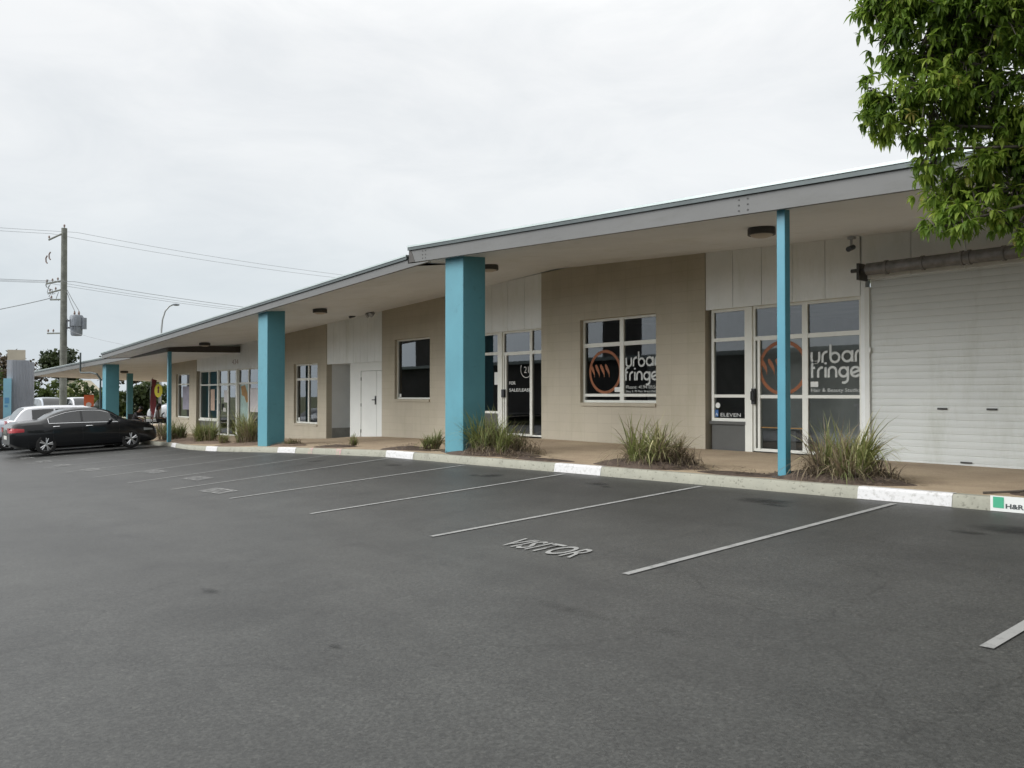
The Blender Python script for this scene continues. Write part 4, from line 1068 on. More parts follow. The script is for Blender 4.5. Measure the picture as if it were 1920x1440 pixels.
def hedge_mass(x, y0, y1, h, seed):
    rnd = random.Random(seed); mb = MB(); tone = []
    for _ in range(9000):
        y = rnd.uniform(y0, y1); top = h*(.62+.5*noise.noise((y*.45,seed,0))+.18*noise.noise((y*1.7,seed,3)))
        z = top*rnd.random()**.6; t = .3+.5*noise.noise((y*.8,z*.9,seed))+rnd.uniform(-.15,.2)
        quick_leaf(mb, tone, Vector((x+rnd.uniform(-1,1), y, z-.5)), rnd, rnd.uniform(.25,.5), t)
    mb.tone = tone; o = mb.build('undergrowth', M['leaf_mid']); struct(o, 'stuff')
hedge_mass(-87, 2, 48, 5.0, 4)
# --- houses and fences across the side street
h_ = thing('house', 'low house with pale cream hipped roof beyond the bushes', 'house', (-92,20.3,-1.1))
mb = MB(); mb.box(-2,2,-1.5,1.5,0,2.7); mb.build('wall', M['house_wall'], h_)
mb = MB(); mb.add([(-2.6,-1.9,2.68),(2.6,-1.9,2.68),(2.6,1.9,2.68),(-2.6,1.9,2.68),(0,-1.0,4.2),(0,1.0,4.2)], [(0,1,4),(1,2,5,4),(2,3,5),(3,0,4,5),(3,2,1,0)]); mb.build('roof', M['house_roof'], h_)
for y in (-.8,.8):
    mb = MB(); mb.box(2.002,2.05,y-.35,y+.35,.9,2.1); mb.build('window', M['car_glass'], h_)
h2 = thing('house', 'brick house with grey roof glimpsed under the canopy right of the far pillar', 'house', (-94,46,-1.1))
mb = MB(); mb.box(-4,4,-5,5,0,2.6); mb.build('wall', M['fence_pale'], h2)
mb = MB(); mb.add([(-4.6,-5.6,2.58),(4.6,-5.6,2.58),(4.6,5.6,2.58),(-4.6,5.6,2.58),(0,-2.6,4.3),(0,2.6,4.3)], [(0,1,4),(1,2,5,4),(2,3,5),(3,0,4,5),(3,2,1,0)]); mb.build('roof', M['steel'], h2)
for y in (-2.4,1.6):
    mb = MB(); mb.box(4.002,4.05,y-.8,y+.8,.8,2.1); mb.build('window', M['car_glass'], h2)
def fence(name, label, x, y0, y1, h, m):
    f = thing(name, label, 'fence', (x,y0,-.42)); n = int((y1-y0)/2.4)
    mb = MB()
    for i in range(int((y1-y0)/.11)): mb.box(-.01,.012,i*.11,i*.11+.098,.05,h)
    mb.build('palings', M[m], f)
    for i in range(n+1):
        mb = MB(); mb.box(-.09,-.012,i*2.4-.04,i*2.4+.04,0,h-.03); mb.build('fence_post', M[m], f)
fence('paling_fence', 'pale low fence across the street seen under the open canopy', -77.5, 24.5, 42, 1.15, 'fence_pale')
fence('paling_fence', 'dark brown fence at the left edge behind the sign', -77, 4, 11.5, 1.9, 'fence_brown')

# ------------------------------------------------------------------ pylon sign, street sign, flags
py = thing('pylon_sign', 'stepped grey corrugated pylon sign with cream top and light blue side panel', 'sign', (-50,8.2,md(-50)+.1))
mb = MB(); w = 1.25; n = 16
def corr(mb, u0, u1, v, z0, z1, n):
    """corrugated sheet facing the car park (local +x is along the sheet)"""
    m = n*4; vs = []
    for i in range(m+1):
        u = u0+(u1-u0)*i/m; d = .022*math.sin(i*PI/2)
        vs += [(u, v+d, z0), (u, v+d, z1)]
    mb.add(vs, [(2*i,2*i+2,2*i+3,2*i+1) for i in range(m)])
fr = MB(); fr.box(-.60,.20,.06,.50,0,4.55); fr.build('core', M['cream'], py)
mb = MB(); mb.box(-.62,-.40,.02,.54,0,4.02); mb.build('edge_panel', M['corrugated'], py)
mb = MB(); corr(mb, -.40, .40, .02, 0, 4.02, 12); corr(mb, .40, .62, .02, 0, 3.93, 3)
mb.box(-.40,.40,.05,.54,0,4.0); mb.box(.40,.62,.05,.54,0,3.91); mb.build('corrugated_cladding', M['corrugated'], py)
mb = MB(); mb.box(-.605,.205,.055,.505,4.03,4.56); mb.build('cap', M['cream'], py)
mb = MB(); mb.box(-.76,-.40,-.25,.01,0,3.05); bp = mb.build('blue_panel', M['pale_blue'], py)
mb = MB(); mb.box(-.70,-.50,-.26,-.253,1.75,2.05); mb.box(-.70,-.56,-.26,-.253,1.55,1.66); mb.build('panel_print', mat('blue_print', (.10,.30,.52), .5), bp)
py.rotation_euler = (0,0,R(79))

ys_ = thing('crossing_sign', 'round yellow warning sign on a thin grey pole under the canopy', 'sign', (-43.8,13.3,fl(-43.8)), R(16))
mb = MB(); mb.cyl((0,.03,0),(0,.03,2.4),.028,n=10); mb.build('pole', M['steel'], ys_)
mb = MB(); mb.lathe([(0,0),(.34,0),(.34,-.012),(0,-.012)], (0,0,2.02), 'y', 28); dk = mb.build('disc', M['yellow'], ys_)
mb = MB(); mb.lathe([(0,-.002),(.085,-.002),(.085,0),(0,0)], (0,-.013,2.16), 'y', 14); mb.box(-.07,.07,-.016,-.0135,1.90,2.08); mb.build('figure', M['maroon'], dk)
def flag(label, x, y, h, seed):
    t = thing('feather_flag', label, 'flag', (x,y,fl(x)), R(22), 'red feather flags beside the canopy')
    mb = MB(); mb.tube([(0,0,0),(0,0,h*.8),(.06,0,h*.95),(.2,0,h)], .018, 7); mb.build('pole', M['steel'], t)
    mb = MB(); n = 14; vs = []
    for i in range(n+1):
        f = i/n; z = .55+(h-.6)*f; w_ = .12+.30*math.sin(PI*min(1,f*.62+.12))
        for j in range(4): vs.append((.02+w_*j/3+(.12*f**6), .035*math.sin(f*9+j*1.1+seed), z-.03*j))
    mb.add(vs, [(i*4+j,i*4+j+1,i*4+4+j+1,i*4+4+j) for i in range(n) for j in range(3)]); mb.build('cloth', M['red_cloth'], t, smooth=True)
flag('dark red feather flag hanging left of the yellow sign', -46.0, 13.55, 2.75, 1)
flag('dark red feather flag hanging just right of the far slim post', -42.6, 13.35, 2.8, 3)

os_ = thing('banner_sign', 'orange upright panel sign beside a dark bin left of the far pillar', 'sign', (-55.5,12.75,fl(-55)), R(60))
mb = MB(); mb.box(-.28,.28,0,.06,.15,1.95); mb.build('panel', M['orange_sign'], os_)
mb = MB(); mb.lathe([(0,0),(.16,0),(.16,.004),(0,.004)], (0,-.006,1.35), 'y', 16); mb.build('emblem', M['paper'], os_)
mb = MB(); mb.box(-.33,.33,-.05,.12,0,.14); mb.build('foot', M['steel'], os_)
bn = thing('wheelie_bin', 'dark green bin with domed lid right of the orange panel sign', 'bin', (-54.3,13.25,fl(-54)), R(50))
mb = MB(); mb.hexa([(-.36,-.33,.05),(.36,-.33,.05),(.36,.33,.05),(-.36,.33,.05)],[(-.45,-.42,1.25),(.45,-.42,1.25),(.45,.42,1.25),(-.45,.42,1.25)]); mb.build('tub', M['bin_green'], bn)
mb = MB(); mb.ball((0,0,1.27),.48,.46,.45,16,8); mb.build('lid', M['bin_green'], bn, smooth=True)
for s in (-1,1):
    mb = MB(); mb.cyl((s*.40,.36,.10),(s*.46,.36,.10),.10,n=12); mb.build('wheel', M['rubber'], bn)

# ------------------------------------------------------------------ power pole, lines and street lamp
pp = thing('power_pole', 'tall weathered timber power pole with grey transformer', 'utility pole', (-65.6,13.4,-1.1))
mb = MB(); mb.cyl((0,0,-.3),(0,0,14.6),  .26,.19,n=14); mb.build('shaft', M['timber'], pp, angle=40)
along = Vector((.14,1,0)).normalized(); cross = Vector((-.80,-.60,0)).normalized()
def arm(z, half, ins, off=0, tilt=0):
    mb = MB(); a = cross*(half+off); b = -cross*(half-off)
    mb.tube([a+Vector((0,-.18,z-tilt)), b+Vector((0,-.18,z+tilt))], .06, 4)
    o = mb.build('crossarm', M['timber'], pp)
    for f in ins:
        c = a.lerp(b, f)+Vector((0,-.18,z+.06-tilt+2*tilt*f))
        k = MB(); k.lathe([(.0,0),(.02,0),(.02,.06),(.07,.08),(.05,.12),(.075,.14),(.05,.19),(.03,.24),(0,.24)], tuple(c), 'z', 10); k.build('insulator', M['porcelain'], o)
arm(14.0, .62, (.03,), .45, .22); arm(10.75, .75, (.03,.35,.65), .5, .1); arm(10.1, .6, (.1,.5), .45, .12); arm(9.5, .5, (.1,), .4); arm(7.1, .62, (.05,.4), .5)
rj = random.Random(2)
for k in range(7):
    mb = MB(); p0 = cross*rj.uniform(.15,1.1)+Vector((0,-.2,rj.uniform(10.0,11.0))); p1 = p0+cross*rj.uniform(-.4,.4)+Vector((0,0,rj.uniform(-.8,-.2))); pm = (p0+p1)/2+cross*rj.uniform(.1,.4)+Vector((0,0,-.15))
    mb.tube([tuple(p0), tuple(p0.lerp(pm,.6)), tuple(pm), tuple(p1.lerp(pm,.5)), tuple(p1)], .022, 5); mb.build('jumper', M['wire'], pp)
mb = MB(); mb.cyl((0,0,14.55),(0,0,14.85),.03,n=8); mb.lathe([(0,0),(.07,0),(.05,.06),(.08,.08),(.05,.16),(0,.18)], (0,0,14.7), 'z', 10); mb.build('top_insulator', M['porcelain'], pp)
for z, s in ((12.6,1.0),(12.35,1.35)):              # drop-out fuses
    mb = MB(); c = cross*s*.75+Vector((0,-.3,z)); mb.tube([c+Vector((0,0,.3)), c+cross*.12+Vector((0,0,.12)), c+cross*.10+Vector((0,0,-.15)), c+Vector((0,0,-.25))], .05, 6); mb.build('fuse', M['porcelain'], pp)
rt = Vector((.64,.77,0))
mb = MB(); c = rt*.92; mb.lathe([(0,-.15),(.33,-.12),(.38,0),(.39,.5),(.45,.55),(.45,1.2),(.38,1.34),(.1,1.38),(0,1.38)], (c.x,c.y,7.05), 'z', 18)
tr = mb.build('transformer', M['trafo'], pp, angle=35)
mb = MB()
for k in range(5):
    a = rt*(.5+.17*k); q = Vector((.77,-.64,0))*.42
    mb.box(a.x+q.x-.02, a.x+q.x+.02, a.y+q.y-.02, a.y+q.y+.02, 7.35, 8.1)
c2 = rt*1.45; mb.cyl((c2.x,c2.y,7.4),(c2.x,c2.y,8.2),.17,n=12); mb.build('cooling_fin', M['trafo'], tr)
for s in (-.15,.16):
    mb = MB(); b = c+rt*s; mb.lathe([(.0,0),(.05,0),(.08,.05),(.05,.1),(.08,.15),(.04,.3),(0,.32)], (b.x,b.y,8.38), 'z', 10); mb.build('bushing', M['porcelain'], tr)
mb = MB(); mb.tube([(0,-.1,7.5), tuple(rt*.5+Vector((0,0,7.5)))], .06, 6); mb.tube([(0,-.1,8.0), tuple(rt*.5+Vector((0,0,8.0)))], .06, 6); mb.build('bracket', M['dark_steel'], tr)
mb = MB()
mb.tube([tuple(rt*.12+Vector((0,0,10.3))), tuple(rt*.45+Vector((0,0,9.4))), tuple(c-rt*.15+Vector((0,0,8.7)))], .022, 5); mb.tube([tuple(rt*.12+Vector((0,0,10.4))), tuple(rt*.6+Vector((0,0,9.5))), tuple(c+rt*.16+Vector((0,0,8.7)))], .022, 5)
mb.build('jumper', M['wire'], pp)
PB = Vector((-65.6,13.4,-1.1))
def line(label, a, b, sag, r=.014, group='overhead lines at the power pole', n=24):
    mb = MB(); a = Vector(a); b = Vector(b)
    mb.tube([tuple(a.lerp(b, i/n) - Vector((0,0,4*sag*(i/n)*(1-i/n)))) for i in range(n+1)], r, 4)
    return tag(mb.build('power_line', M['wire']), label, 'power line', group)
far = Vector((-60.5,53,-1.5)); near = Vector((-71,-26,-1.0))
for s, lab in ((1.05,'upper'),(-1.05,'lower')):
    o = cross*s
    line(lab+' high voltage line running right from the pole top', PB+o+Vector((0,0,14.25)), far+o+Vector((0,0,13.2)), .75, .013)
    line(lab+' high voltage line running left from the pole top', PB+o+Vector((0,0,14.25)), near+o+Vector((0,0,14.1)), .4, .013)
for s, lab, r in ((1.5,'first',.014),(.45,'second',.014),(-.9,'third',.02)):
    o = cross*s
    line(lab+' low voltage line running right behind the roofs', PB+o+Vector((0,0,10.75)), far+o+Vector((0,0,9.6)), .8, r)
    line(lab+' low voltage line running left out of the picture', PB+o+Vector((0,0,10.75)), near+o+Vector((0,0,10.6)), .35, r)
line('thick service line falling to the left from the pole', PB+cross*1.0+Vector((0,0,9.65)), (-58,-4.5,4.2), .5, .032)
line('thin service line falling from the pole to the shop roof', PB+Vector((.3,.2,7.3)), (-44,19,4.0), .6, .012)

sl = thing('street_lamp', 'grey curved street lamp rising behind the middle roof', 'street lamp', (-62.3,19.05,-1.1))
mb = MB(); mb.tube([(0,0,0),(0,0,3),(.02,.03,7.4),(.06,.09,8.2),(.17,.24,8.8),(.34,.48,9.15),(.5,.7,9.28)], .075, 10, .05); mb.build('pole', M['steel'], sl, smooth=True)
mb = MB(); mb.ball((.62,.86,9.27),.24,.26,.085,12,8); mb.build('lantern', M['trafo'], sl, smooth=True)

# ------------------------------------------------------------------ cars
def make_car(P, paint, loc, rz, label, full=True):
    """x: rear (0) to nose (L); loc is the ground point under the tail's middle, nose towards rotated +x"""
    car = thing('parked_car', label, 'car', loc, rz, P.get('group'))
    L, W_ = P['L'], P['W']/2
    top = lambda x: smooth_interp(x, P['tx'], P['tz']); sh = lambda x: smooth_interp(x, P['sx'], P['sz'])
    wid = lambda x: W_*smooth_interp(x, [0,.12,.5,1.3,L-1.4,L-.5,L-.12,L], [.80,.89,.965,1,1,.955,.86,.74])
    bot = lambda x: smooth_interp(x, [0,.25,.6,L-.6,L-.2,L], [.36,.24,.19,.18,.20,.26])
    tw = lambda x: smooth_interp(x, P['wx'], P['ww'])*W_
    def sect(x):
        b, s, t, w = bot(x), sh(x), top(x), wid(x); tt = min(tw(x), w*.93); s = min(s, t-.02)
        cab = max(0, min(1, (t-s-.05)/.25))
        y6, z6 = w*.945, s
        y9, z9 = tt, t-.055*cab-.012
        pts = [(0,b),(.78*w,b),(.94*w,b+.05),(.985*w,b+.17),(w,.5*(b+s)+.02),(.992*w,s-.13),(y6,z6)]
        for f in (.33,.67): pts.append((y6*(1-f)*.985+y9*f+.0, z6*(1-f)+z9*f+.012*math.sin(PI*f)))
        pts += [(y9,z9),(tt*.86,t-.018*cab),(tt*.45,t-.002),(0,t)]
        return pts
    xs = sorted(set([round(L*i/46,4) for i in range(47)] + [.02,.06,L-.02,L-.06]))
    vs = []; k = 13
    for x in xs:
        half = sect(x)
        ring = half + [(-y, z) for y, z in half[-2:0:-1]]
        vs += [(x, y, z) for y, z in ring]
    m = len(ring); n = len(xs); fs = []
    for i in range(n-1):
        for j in range(m): fs.append((i*m+j, i*m+(j+1)%m, (i+1)*m+(j+1)%m, (i+1)*m+j))
    fs += [tuple(range(m-1,-1,-1)), tuple((n-1)*m+j for j in range(m))]
    mb = MB(); mb.add(vs, fs); body = mb.build('body', M[paint], car, smooth=True)
    bm = bmesh.new(); bm.from_mesh(body.data); bmesh.ops.recalc_face_normals(bm, faces=bm.faces); bm.to_mesh(body.data); bm.free()
    wr = P['r']; axles = (P['rear'], P['rear']+P['wb'])
    cut = MB()
    for ax in axles:
        for s in (-1,1): cut.cyl((ax, s*W_*.55, wr+.015),(ax, s*(W_+.3), wr+.015), wr+.055, n=30)
    co = cut.build('arch_cutter', M['black'])
    bm = bmesh.new(); bm.from_mesh(co.data); bmesh.ops.recalc_face_normals(bm, faces=bm.faces); bm.to_mesh(co.data); bm.free()
    bo = body.modifiers.new('b', 'BOOLEAN'); bo.object = co; bo.operation = 'DIFFERENCE'; bo.solver = 'EXACT'; bo.material_mode = 'TRANSFER'
    baked(body); bpy.data.objects.remove(co)
    body.data.set_sharp_from_angle(angle=R(35))
    # glass patches lying a few millimetres proud of the cabin
    def side_at(x, f, s, off):
        w = sect(x); a, b = Vector(w[6]), Vector(w[9])
        ys_ = [w[6],w[7],w[8],w[9]]; g = f*3; i = min(2,int(g)); u = g-i
        y = ys_[i][0]*(1-u)+ys_[i+1][0]*u; z = ys_[i][1]*(1-u)+ys_[i+1][1]*u
        return (x, s*(y+off), z+off*.25)
    for s in (-1,1):
        for (xa, xb) in P['side_glass']:
            g = MB(); nn = 14; vs = []
            for i in range(nn+1):
                x = xa+(xb-xa)*i/nn
                gap = top(x)-sh(x); f1 = .90 if gap > .2 else .85
                for f in (.09, .36, .63, f1): vs.append(side_at(x, f, s, .006))
            q = [(4*i+j, 4*i+4+j, 4*i+5+j, 4*i+1+j) for i in range(nn) for j in range(3) if top(xa+(xb-xa)*(i+.5)/nn)-sh(xa+(xb-xa)*(i+.5)/nn) > .09]
            g.add(vs, q); g.build('side_window', M['car_glass'], car, smooth=True)
        if P.get('chrome') and full:
            g = MB(); xa, xb = P['side_glass'][0][0]-.04, P['side_glass'][-1][1]; pts = [side_at(xa+(xb-xa)*i/16, .03, s, .008) for i in range(17)]
            g.tube(pts, .012, 5)
            pts = []
            for i in range(17):
                x = xa+(xb-xa)*i/16
                if top(x)-sh(x) > .12: pts.append(side_at(x, .93, s, .004))
            g.tube([side_at(xa,.03,s,.008)]+pts, .010, 5); g.build('window_trim', M['chrome'], car)
    def deck(xa, xb, frac):
        g = MB(); nn = 8; vs = []
        for i in range(nn+1):
            x = xa+(xb-xa)*i/nn; tt = min(tw(x), wid(x)*.93)*frac
            for j in range(7):
                u = -1+2*j/6; vs.append((x, u*tt, top(x)-.018*abs(u)**3+.008))
        g.add(vs, [(7*i+j,7*i+7+j,7*i+8+j,7*i+1+j) for i in range(nn) for j in range(6)]); return g
    deck(*P['wind'], .88).build('windscreen', M['car_glass'], car, smooth=True)
    deck(*P['rearg'], .84).build('rear_window', M['car_glass'], car, smooth=True)
    # lamps
    def lamp(name, xa, xb, za, zb, m, off=.008):
        for s in (-1,1):
            g = MB(); nn = 6; vs = []
            for i in range(nn+1):
                x = xa+(xb-xa)*i/nn; f = i/nn
                for z in (za+(.02 if xa < 1 else 0)*f, .5*(za+zb), zb-.04*f):
                    w = sect(x); y = None
                    for p, q in zip(w[2:], w[3:]):
                        if p[1] <= z <= q[1] and q[1] > p[1]: y = p[0]+(q[0]-p[0])*(z-p[1])/(q[1]-p[1]); break
                    if y is None: y = w[6][0]
                    vs.append((x, s*(y+off), z))
            g.add(vs, [(3*i+j,3*i+3+j,3*i+4+j,3*i+1+j) for i in range(nn) for j in range(2)])
            if xa > 1:
                g.build(name, M[m], car); continue
            e = 0; b = vs[3*e:3*e+3]; xe = (-.008 if xa < 1 else L+.004)
            inner = [(xe, s*max(.1,abs(v[1])-.30), v[2]) for v in b]; edge = [(xe, v[1]*.985, v[2]) for v in b]
            k = len(g.v); g.add(inner+edge, [(0,3,4,1),(1,4,5,2)]); g.add(list(b)+edge, [(0,3,4,1),(1,4,5,2)])
            g.build(name, M[m], car)
    lamp('tail_light', .0, P['tail'][0], P['tail'][1], P['tail'][2], 'tail')
    lamp('headlight', L-.52, L-.18, .60, .69, 'head')
    mb = MB(); mb.box(-.012,-.002,-.26,.26,.52,.64) if P['L'] > 4.7 else mb.box(-.012,-.002,-.26,.26,.72,.84); mb.build('number_plate', M['plate'], car)
    # wheels
    for ax in axles:
        for s in (-1,1):
            c = (ax, s*(W_-.115), wr)
            mb = MB(); mb.lathe([(wr*.64,-.10*s),(wr*.9,-.105*s),(wr,-.07*s),(wr,.07*s),(wr*.92,.105*s),(wr*.68,.10*s)], c, 'y', 30)
            ty = mb.build('tyre', M['rubber'], car, smooth=True)
            mb = MB(); mb.lathe([(wr*.70,.088*s),(wr*.66,.095*s),(wr*.60,.05*s)], c, 'y', 30)
            for q in range(5):
                a = 2*PI*q/5+.3+ax
                for da in (-.17,.17):
                    d0 = Vector((math.cos(a),0,math.sin(a))); d1 = Vector((math.cos(a+da),0,math.sin(a+da)))
                    p0 = Vector(c)+d0*wr*.10+Vector((0,s*.085,0)); p1 = Vector(c)+d1*wr*.65+Vector((0,s*.088,0))
                    mb.tube([tuple(p0), tuple(p1)], .026, 6)
            mb.cyl((c[0],c[1]+s*.06,c[2]),(c[0],c[1]+s*.10,c[2]),wr*.17,n=12); mb.build('rim', M['alloy'], ty, angle=40)
            mb = MB(); mb.cyl((c[0],c[1]-s*.02,c[2]),(c[0],c[1]+s*.02,c[2]),wr*.65,n=24); mb.build('brake_disc', M['dark_steel'], ty)
    if full:
        xm = P['side_glass'][-1][1]-.28
        for s in (-1,1):
            mb = MB(); mb.ball((xm, s*(W_+.07), sh(xm)+.07), .07,.10,.07,10,7); mb.box(xm-.03,xm+.03,s*(W_-.10),s*(W_+.02),sh(xm)-.01,sh(xm)+.05); mb.build('mirror', M[paint], car, smooth=True)
            mb = MB()
            for (xa, xb) in P['side_glass'][-2:]:
                xd = xa+.10; y = [p for p in sect(xd)][5][0]; mb.tube([(xd-.02,s*(y+.005),sh(xd)-.10),(xd+.03,s*(y+.035),sh(xd)-.095),(xd+.17,s*(y+.035),sh(xd)-.095),(xd+.21,s*(y+.005),sh(xd)-.10)], .016, 6)
            mb.build('door_handle', M['chrome'] if P.get('chrome') else M[paint], car)
            mb = MB()
            for xd in P['cuts']:
                pts = []
                for f in range(9):
                    z = bot(xd)+.14+(sh(xd)-bot(xd)-.16)*f/8; w = sect(xd); y = w[4][0]
                    for p, q in zip(w[2:6], w[3:7]):
                        if p[1] <= z <= q[1]: y = p[0]+(q[0]-p[0])*(z-p[1])/(q[1]-p[1])
                    pts.append((xd, s*(y+.0005), z))
                mb.tube(pts, .005, 4)
            mb.build('door_gap', M['black'], car)
    mb = MB(); mb.box(axles[0]-.2,axles[1]+.2,-W_*.7,W_*.7,.14,.22); mb.build('underside', M['black'], car)
    return car
SEDAN = dict(L=4.82, W=1.82, r=.325, rear=1.07, wb=2.776, chrome=1,
    tx=[0,.05,.2,.6,.95,1.35,1.85,2.35,2.75,3.15,3.55,3.75,4.2,4.6,4.77,4.82], tz=[.86,.97,1.045,1.075,1.11,1.29,1.425,1.465,1.45,1.35,1.12,1.015,.93,.80,.68,.60],
    sx=[0,.3,1,2,3.3,3.8,4.3,4.7,4.82], sz=[.80,.96,.985,.965,.93,.92,.85,.70,.55],
    wx=[0,.6,1.1,1.9,2.8,3.4,3.8,4.5,4.82], ww=[.72,.78,.74,.66,.67,.74,.84,.80,.66],
    side_glass=[(1.22,2.20),(2.27,3.42)], wind=(2.82,3.66), rearg=(.98,1.78), tail=(.42,.74,.90), cuts=(1.30,2.235,3.45))
HATCH = dict(L=4.55, W=1.82, r=.33, rear=.86, wb=2.66, chrome=0,
    tx=[0,.04,.10,.28,.50,1.0,1.7,2.3,2.7,3.1,3.5,3.7,4.1,4.4,4.5,4.55], tz=[.86,1.0,1.10,1.41,1.56,1.61,1.63,1.61,1.53,1.37,1.17,1.09,1.0,.88,.75,.62],
    sx=[0,.3,1,2,3.1,3.6,4.1,4.45,4.55], sz=[.84,1.06,1.04,1.01,.97,.96,.88,.72,.58],
    wx=[0,.5,1.1,1.9,2.8,3.3,3.7,4.3,4.55], ww=[.80,.74,.72,.70,.70,.76,.84,.80,.66],
    side_glass=[(.62,1.30),(1.36,2.18),(2.24,3.3)], wind=(2.62,3.5), rearg=(.10,.42), tail=(.34,.90,1.06), cuts=(1.33,2.21,3.3))
WAGON = dict(HATCH); WAGON.update(L=4.6, tz=[.95,1.1,1.25,1.60,1.72,1.77,1.78,1.76,1.68,1.48,1.2,1.10,1.04,.95,.80,.62])
SED = make_car(SEDAN, 'car_black', (-31.02, 4.70, gz(-31,6.9)-.01), R(90), 'black sedan with five-spoke alloy wheels parked nose-in at the kerb'); SED.scale = (.93,.99,.99); SED.rotation_euler = (0, R(-math.degrees(math.atan2(gz(-31,8.4)-gz(-31,5.7),2.78))), R(90))
make_car(HATCH, 'car_white', (-33.75, 5.15, gz(-33.7,7.2)-.01), R(90), 'white hatchback parked behind the black sedan with its red tail lamps showing')
make_car(SEDAN, 'car_silver', (-36.75, 4.42, gz(-36.7,6)-.01), R(90), 'silver blue car cut off by the left picture edge')
make_car(WAGON, 'car_silver', (-69.4, 12.75, -.32), R(2), 'silver four-wheel drive on the side street left of the power pole', False)
make_car(WAGON, 'car_white', (-69.2, 14.75, -.32), R(1), 'white four-wheel drive on the side street right of the power pole', False)
make_car(HATCH, 'car_white', (-66.0, 24.0, -.32), R(264), 'white car on the side street behind the seated people', False)

# ------------------------------------------------------------------ seated people under the canopy
def chair(label, x, y, z, rz, group='black cafe chairs under the canopy'):
    t = thing('cafe_chair', label, 'chair', (x,y,z), rz, group)
    mb = MB(); mb.box(-.21,.21,-.21,.21,.43,.455); mb.build('seat', M['black'], t)
    mb = MB(); mb.box(-.21,.21,-.235,-.21,.56,.84); mb.build('backrest', M['black'], t)
    for a in (-1,1):
        for b in (-1,1):
            mb = MB(); mb.tube([(a*.19,b*.19,.432),(a*.21,b*.23,0)], .013, 6); mb.build('leg', M['steel'], t)
        mb = MB(); mb.tube([(a*.2,-.222,.44),(a*.2,-.222,.6)], .013, 6); mb.build('back_support', M['steel'], t)
    return t
def person(label, loc, rz, lean, arms, shirt, long_hair):
    """seated figure, facing local +y; one skinned surface"""
    pts = []; rad = []; ed = []
    def v(p, r, parent=None):
        pts.append(p); rad.append(r)
        if parent is not None: ed.append((parent, len(pts)-1))
        return len(pts)-1
    hy = 0.0; sl_, cl_ = math.sin(lean), math.cos(lean)
    def up(d, x=0, f=0): return (x, hy+d*sl_+f*cl_, .53+d*cl_-f*sl_)
    pel = v((0,0,.53), .15); wa = v(up(.17), .135, pel); ch = v(up(.34), .155, wa); nk0 = v(up(.49), .085, ch); nk = v(up(.56,0,.02), .055, nk0)
    hd0 = v(up(.64,0,.05), .075, nk); hd1 = v(up(.74,0,.05), .095, hd0); v(up(.83,0,.03), .07, hd1); v(up(.68,0,.135), .022, hd0)
    for s in (-1,1):
        sh_ = v(up(.44, s*.17), .066, ch)
        el = v(arms[0](s), .046, sh_); wrp = arms[1](s); wr_ = v(wrp, .032, el)
        d = (Vector(wrp)-Vector(arms[0](s))).normalized(); pm = v(tuple(Vector(wrp)+d*.07), .034, wr_)
        q = d.orthogonal().normalized()
        for k in range(4):
            b = Vector(wrp)+d*.10+q*(k-1.5)*.02; v(tuple(b+d*(.065,.08,.075,.055)[k]+Vector((0,0,-.02))), .008, v(tuple(b), .009, pm))
        v(tuple(Vector(wrp)+d*.08-q*.055), .009, v(tuple(Vector(wrp)+d*.04-q*.03), .011, pm))
        hip = v((s*.10,.06,.52), .105, pel); kn = v((s*.12,.46,.50), .068, hip); an = v((s*.12,.44,.10), .042, kn); toe = v((s*.13,.60,.045), .036, an)
    me = bpy.data.meshes.new('body'); me.from_pydata(pts, ed, []); o = bpy.data.objects.new('body', me); COL.objects.link(o)
    sk = o.modifiers.new('s', 'SKIN'); sk.use_smooth_shade = True
    for i, d in enumerate(me.skin_vertices[0].data): d.radius = (rad[i], rad[i]); d.use_root = (i == 0)
    ss = o.modifiers.new('ss', 'SUBSURF'); ss.levels = 1; ss.render_levels = 1
    baked(o)
    for mm in (M['skin'], shirt, M['trousers'], M['black']): o.data.materials.append(mm)
    ax = Vector((0, sl_, cl_))
    for p in o.data.polygons:
        c = p.center; along_ = (c-Vector((0,0,.53))).dot(ax)
        i = 0
        if c.z < .11 and c.y > .3: i = 3
        elif c.z < .60 and along_ < .10 and (c.y > .02 or along_ < .05): i = 2
        elif along_ < .50 and not (min((c-Vector(arms[1](s))).length for s in (-1,1)) < .2): i = 1
        p.material_index = i; p.use_smooth = True
    t = thing('person', label, 'person', loc, rz); o.parent = t
    mb = MB(); c = up(.765,0,.035); mb.ball(c, .105,.115,.11, 14, 9)
    if long_hair: mb.ball(up(.62,0,-.045), .09,.06,.17, 12, 8)
    h = mb.build('hair', M['hair'], t, smooth=True)
    # face: eyes and mouth sit on the front of the head
    mb = MB()
    for s in (-1,1): mb.ball(up(.72, s*.035, .138), .012,.008,.008, 6, 5)
    mb.ball(up(.64,0,.128), .026,.008,.007, 6, 5); mb.build('facial_features', M['hair'], t)
    return t
zc = fl(-44)
chair('black chair under the leaning person', -44.5, 12.35, zc, R(-60)); chair('black chair under the upright person', -43.7, 13.2, fl(-43.7), R(-20))
person('person in dark clothes seated leaning forward under the far canopy', (-44.5,12.35,zc-.01), R(-60), .55,
       (lambda s: (s*.22,.40,.72), lambda s: (s*.10,.58,.62)), M['shirt_dark'], False)
person('person in grey top seated upright left of the yellow sign pole', (-43.7,13.2,fl(-43.7)-.01), R(-20), .08,
       (lambda s: (s*.24,.05,.70), lambda s: (s*.14,.30,.62)), M['shirt_grey'], True)
ta = thing('cafe_table', 'small round cafe table between the seated people', 'table', (-43.4,12.55,fl(-43.5)))
mb = MB(); mb.lathe([(0,.72),(.34,.72),(.345,.735),(.34,.75),(0,.75)], n=24); mb.build('table_top', M['steel'], ta)
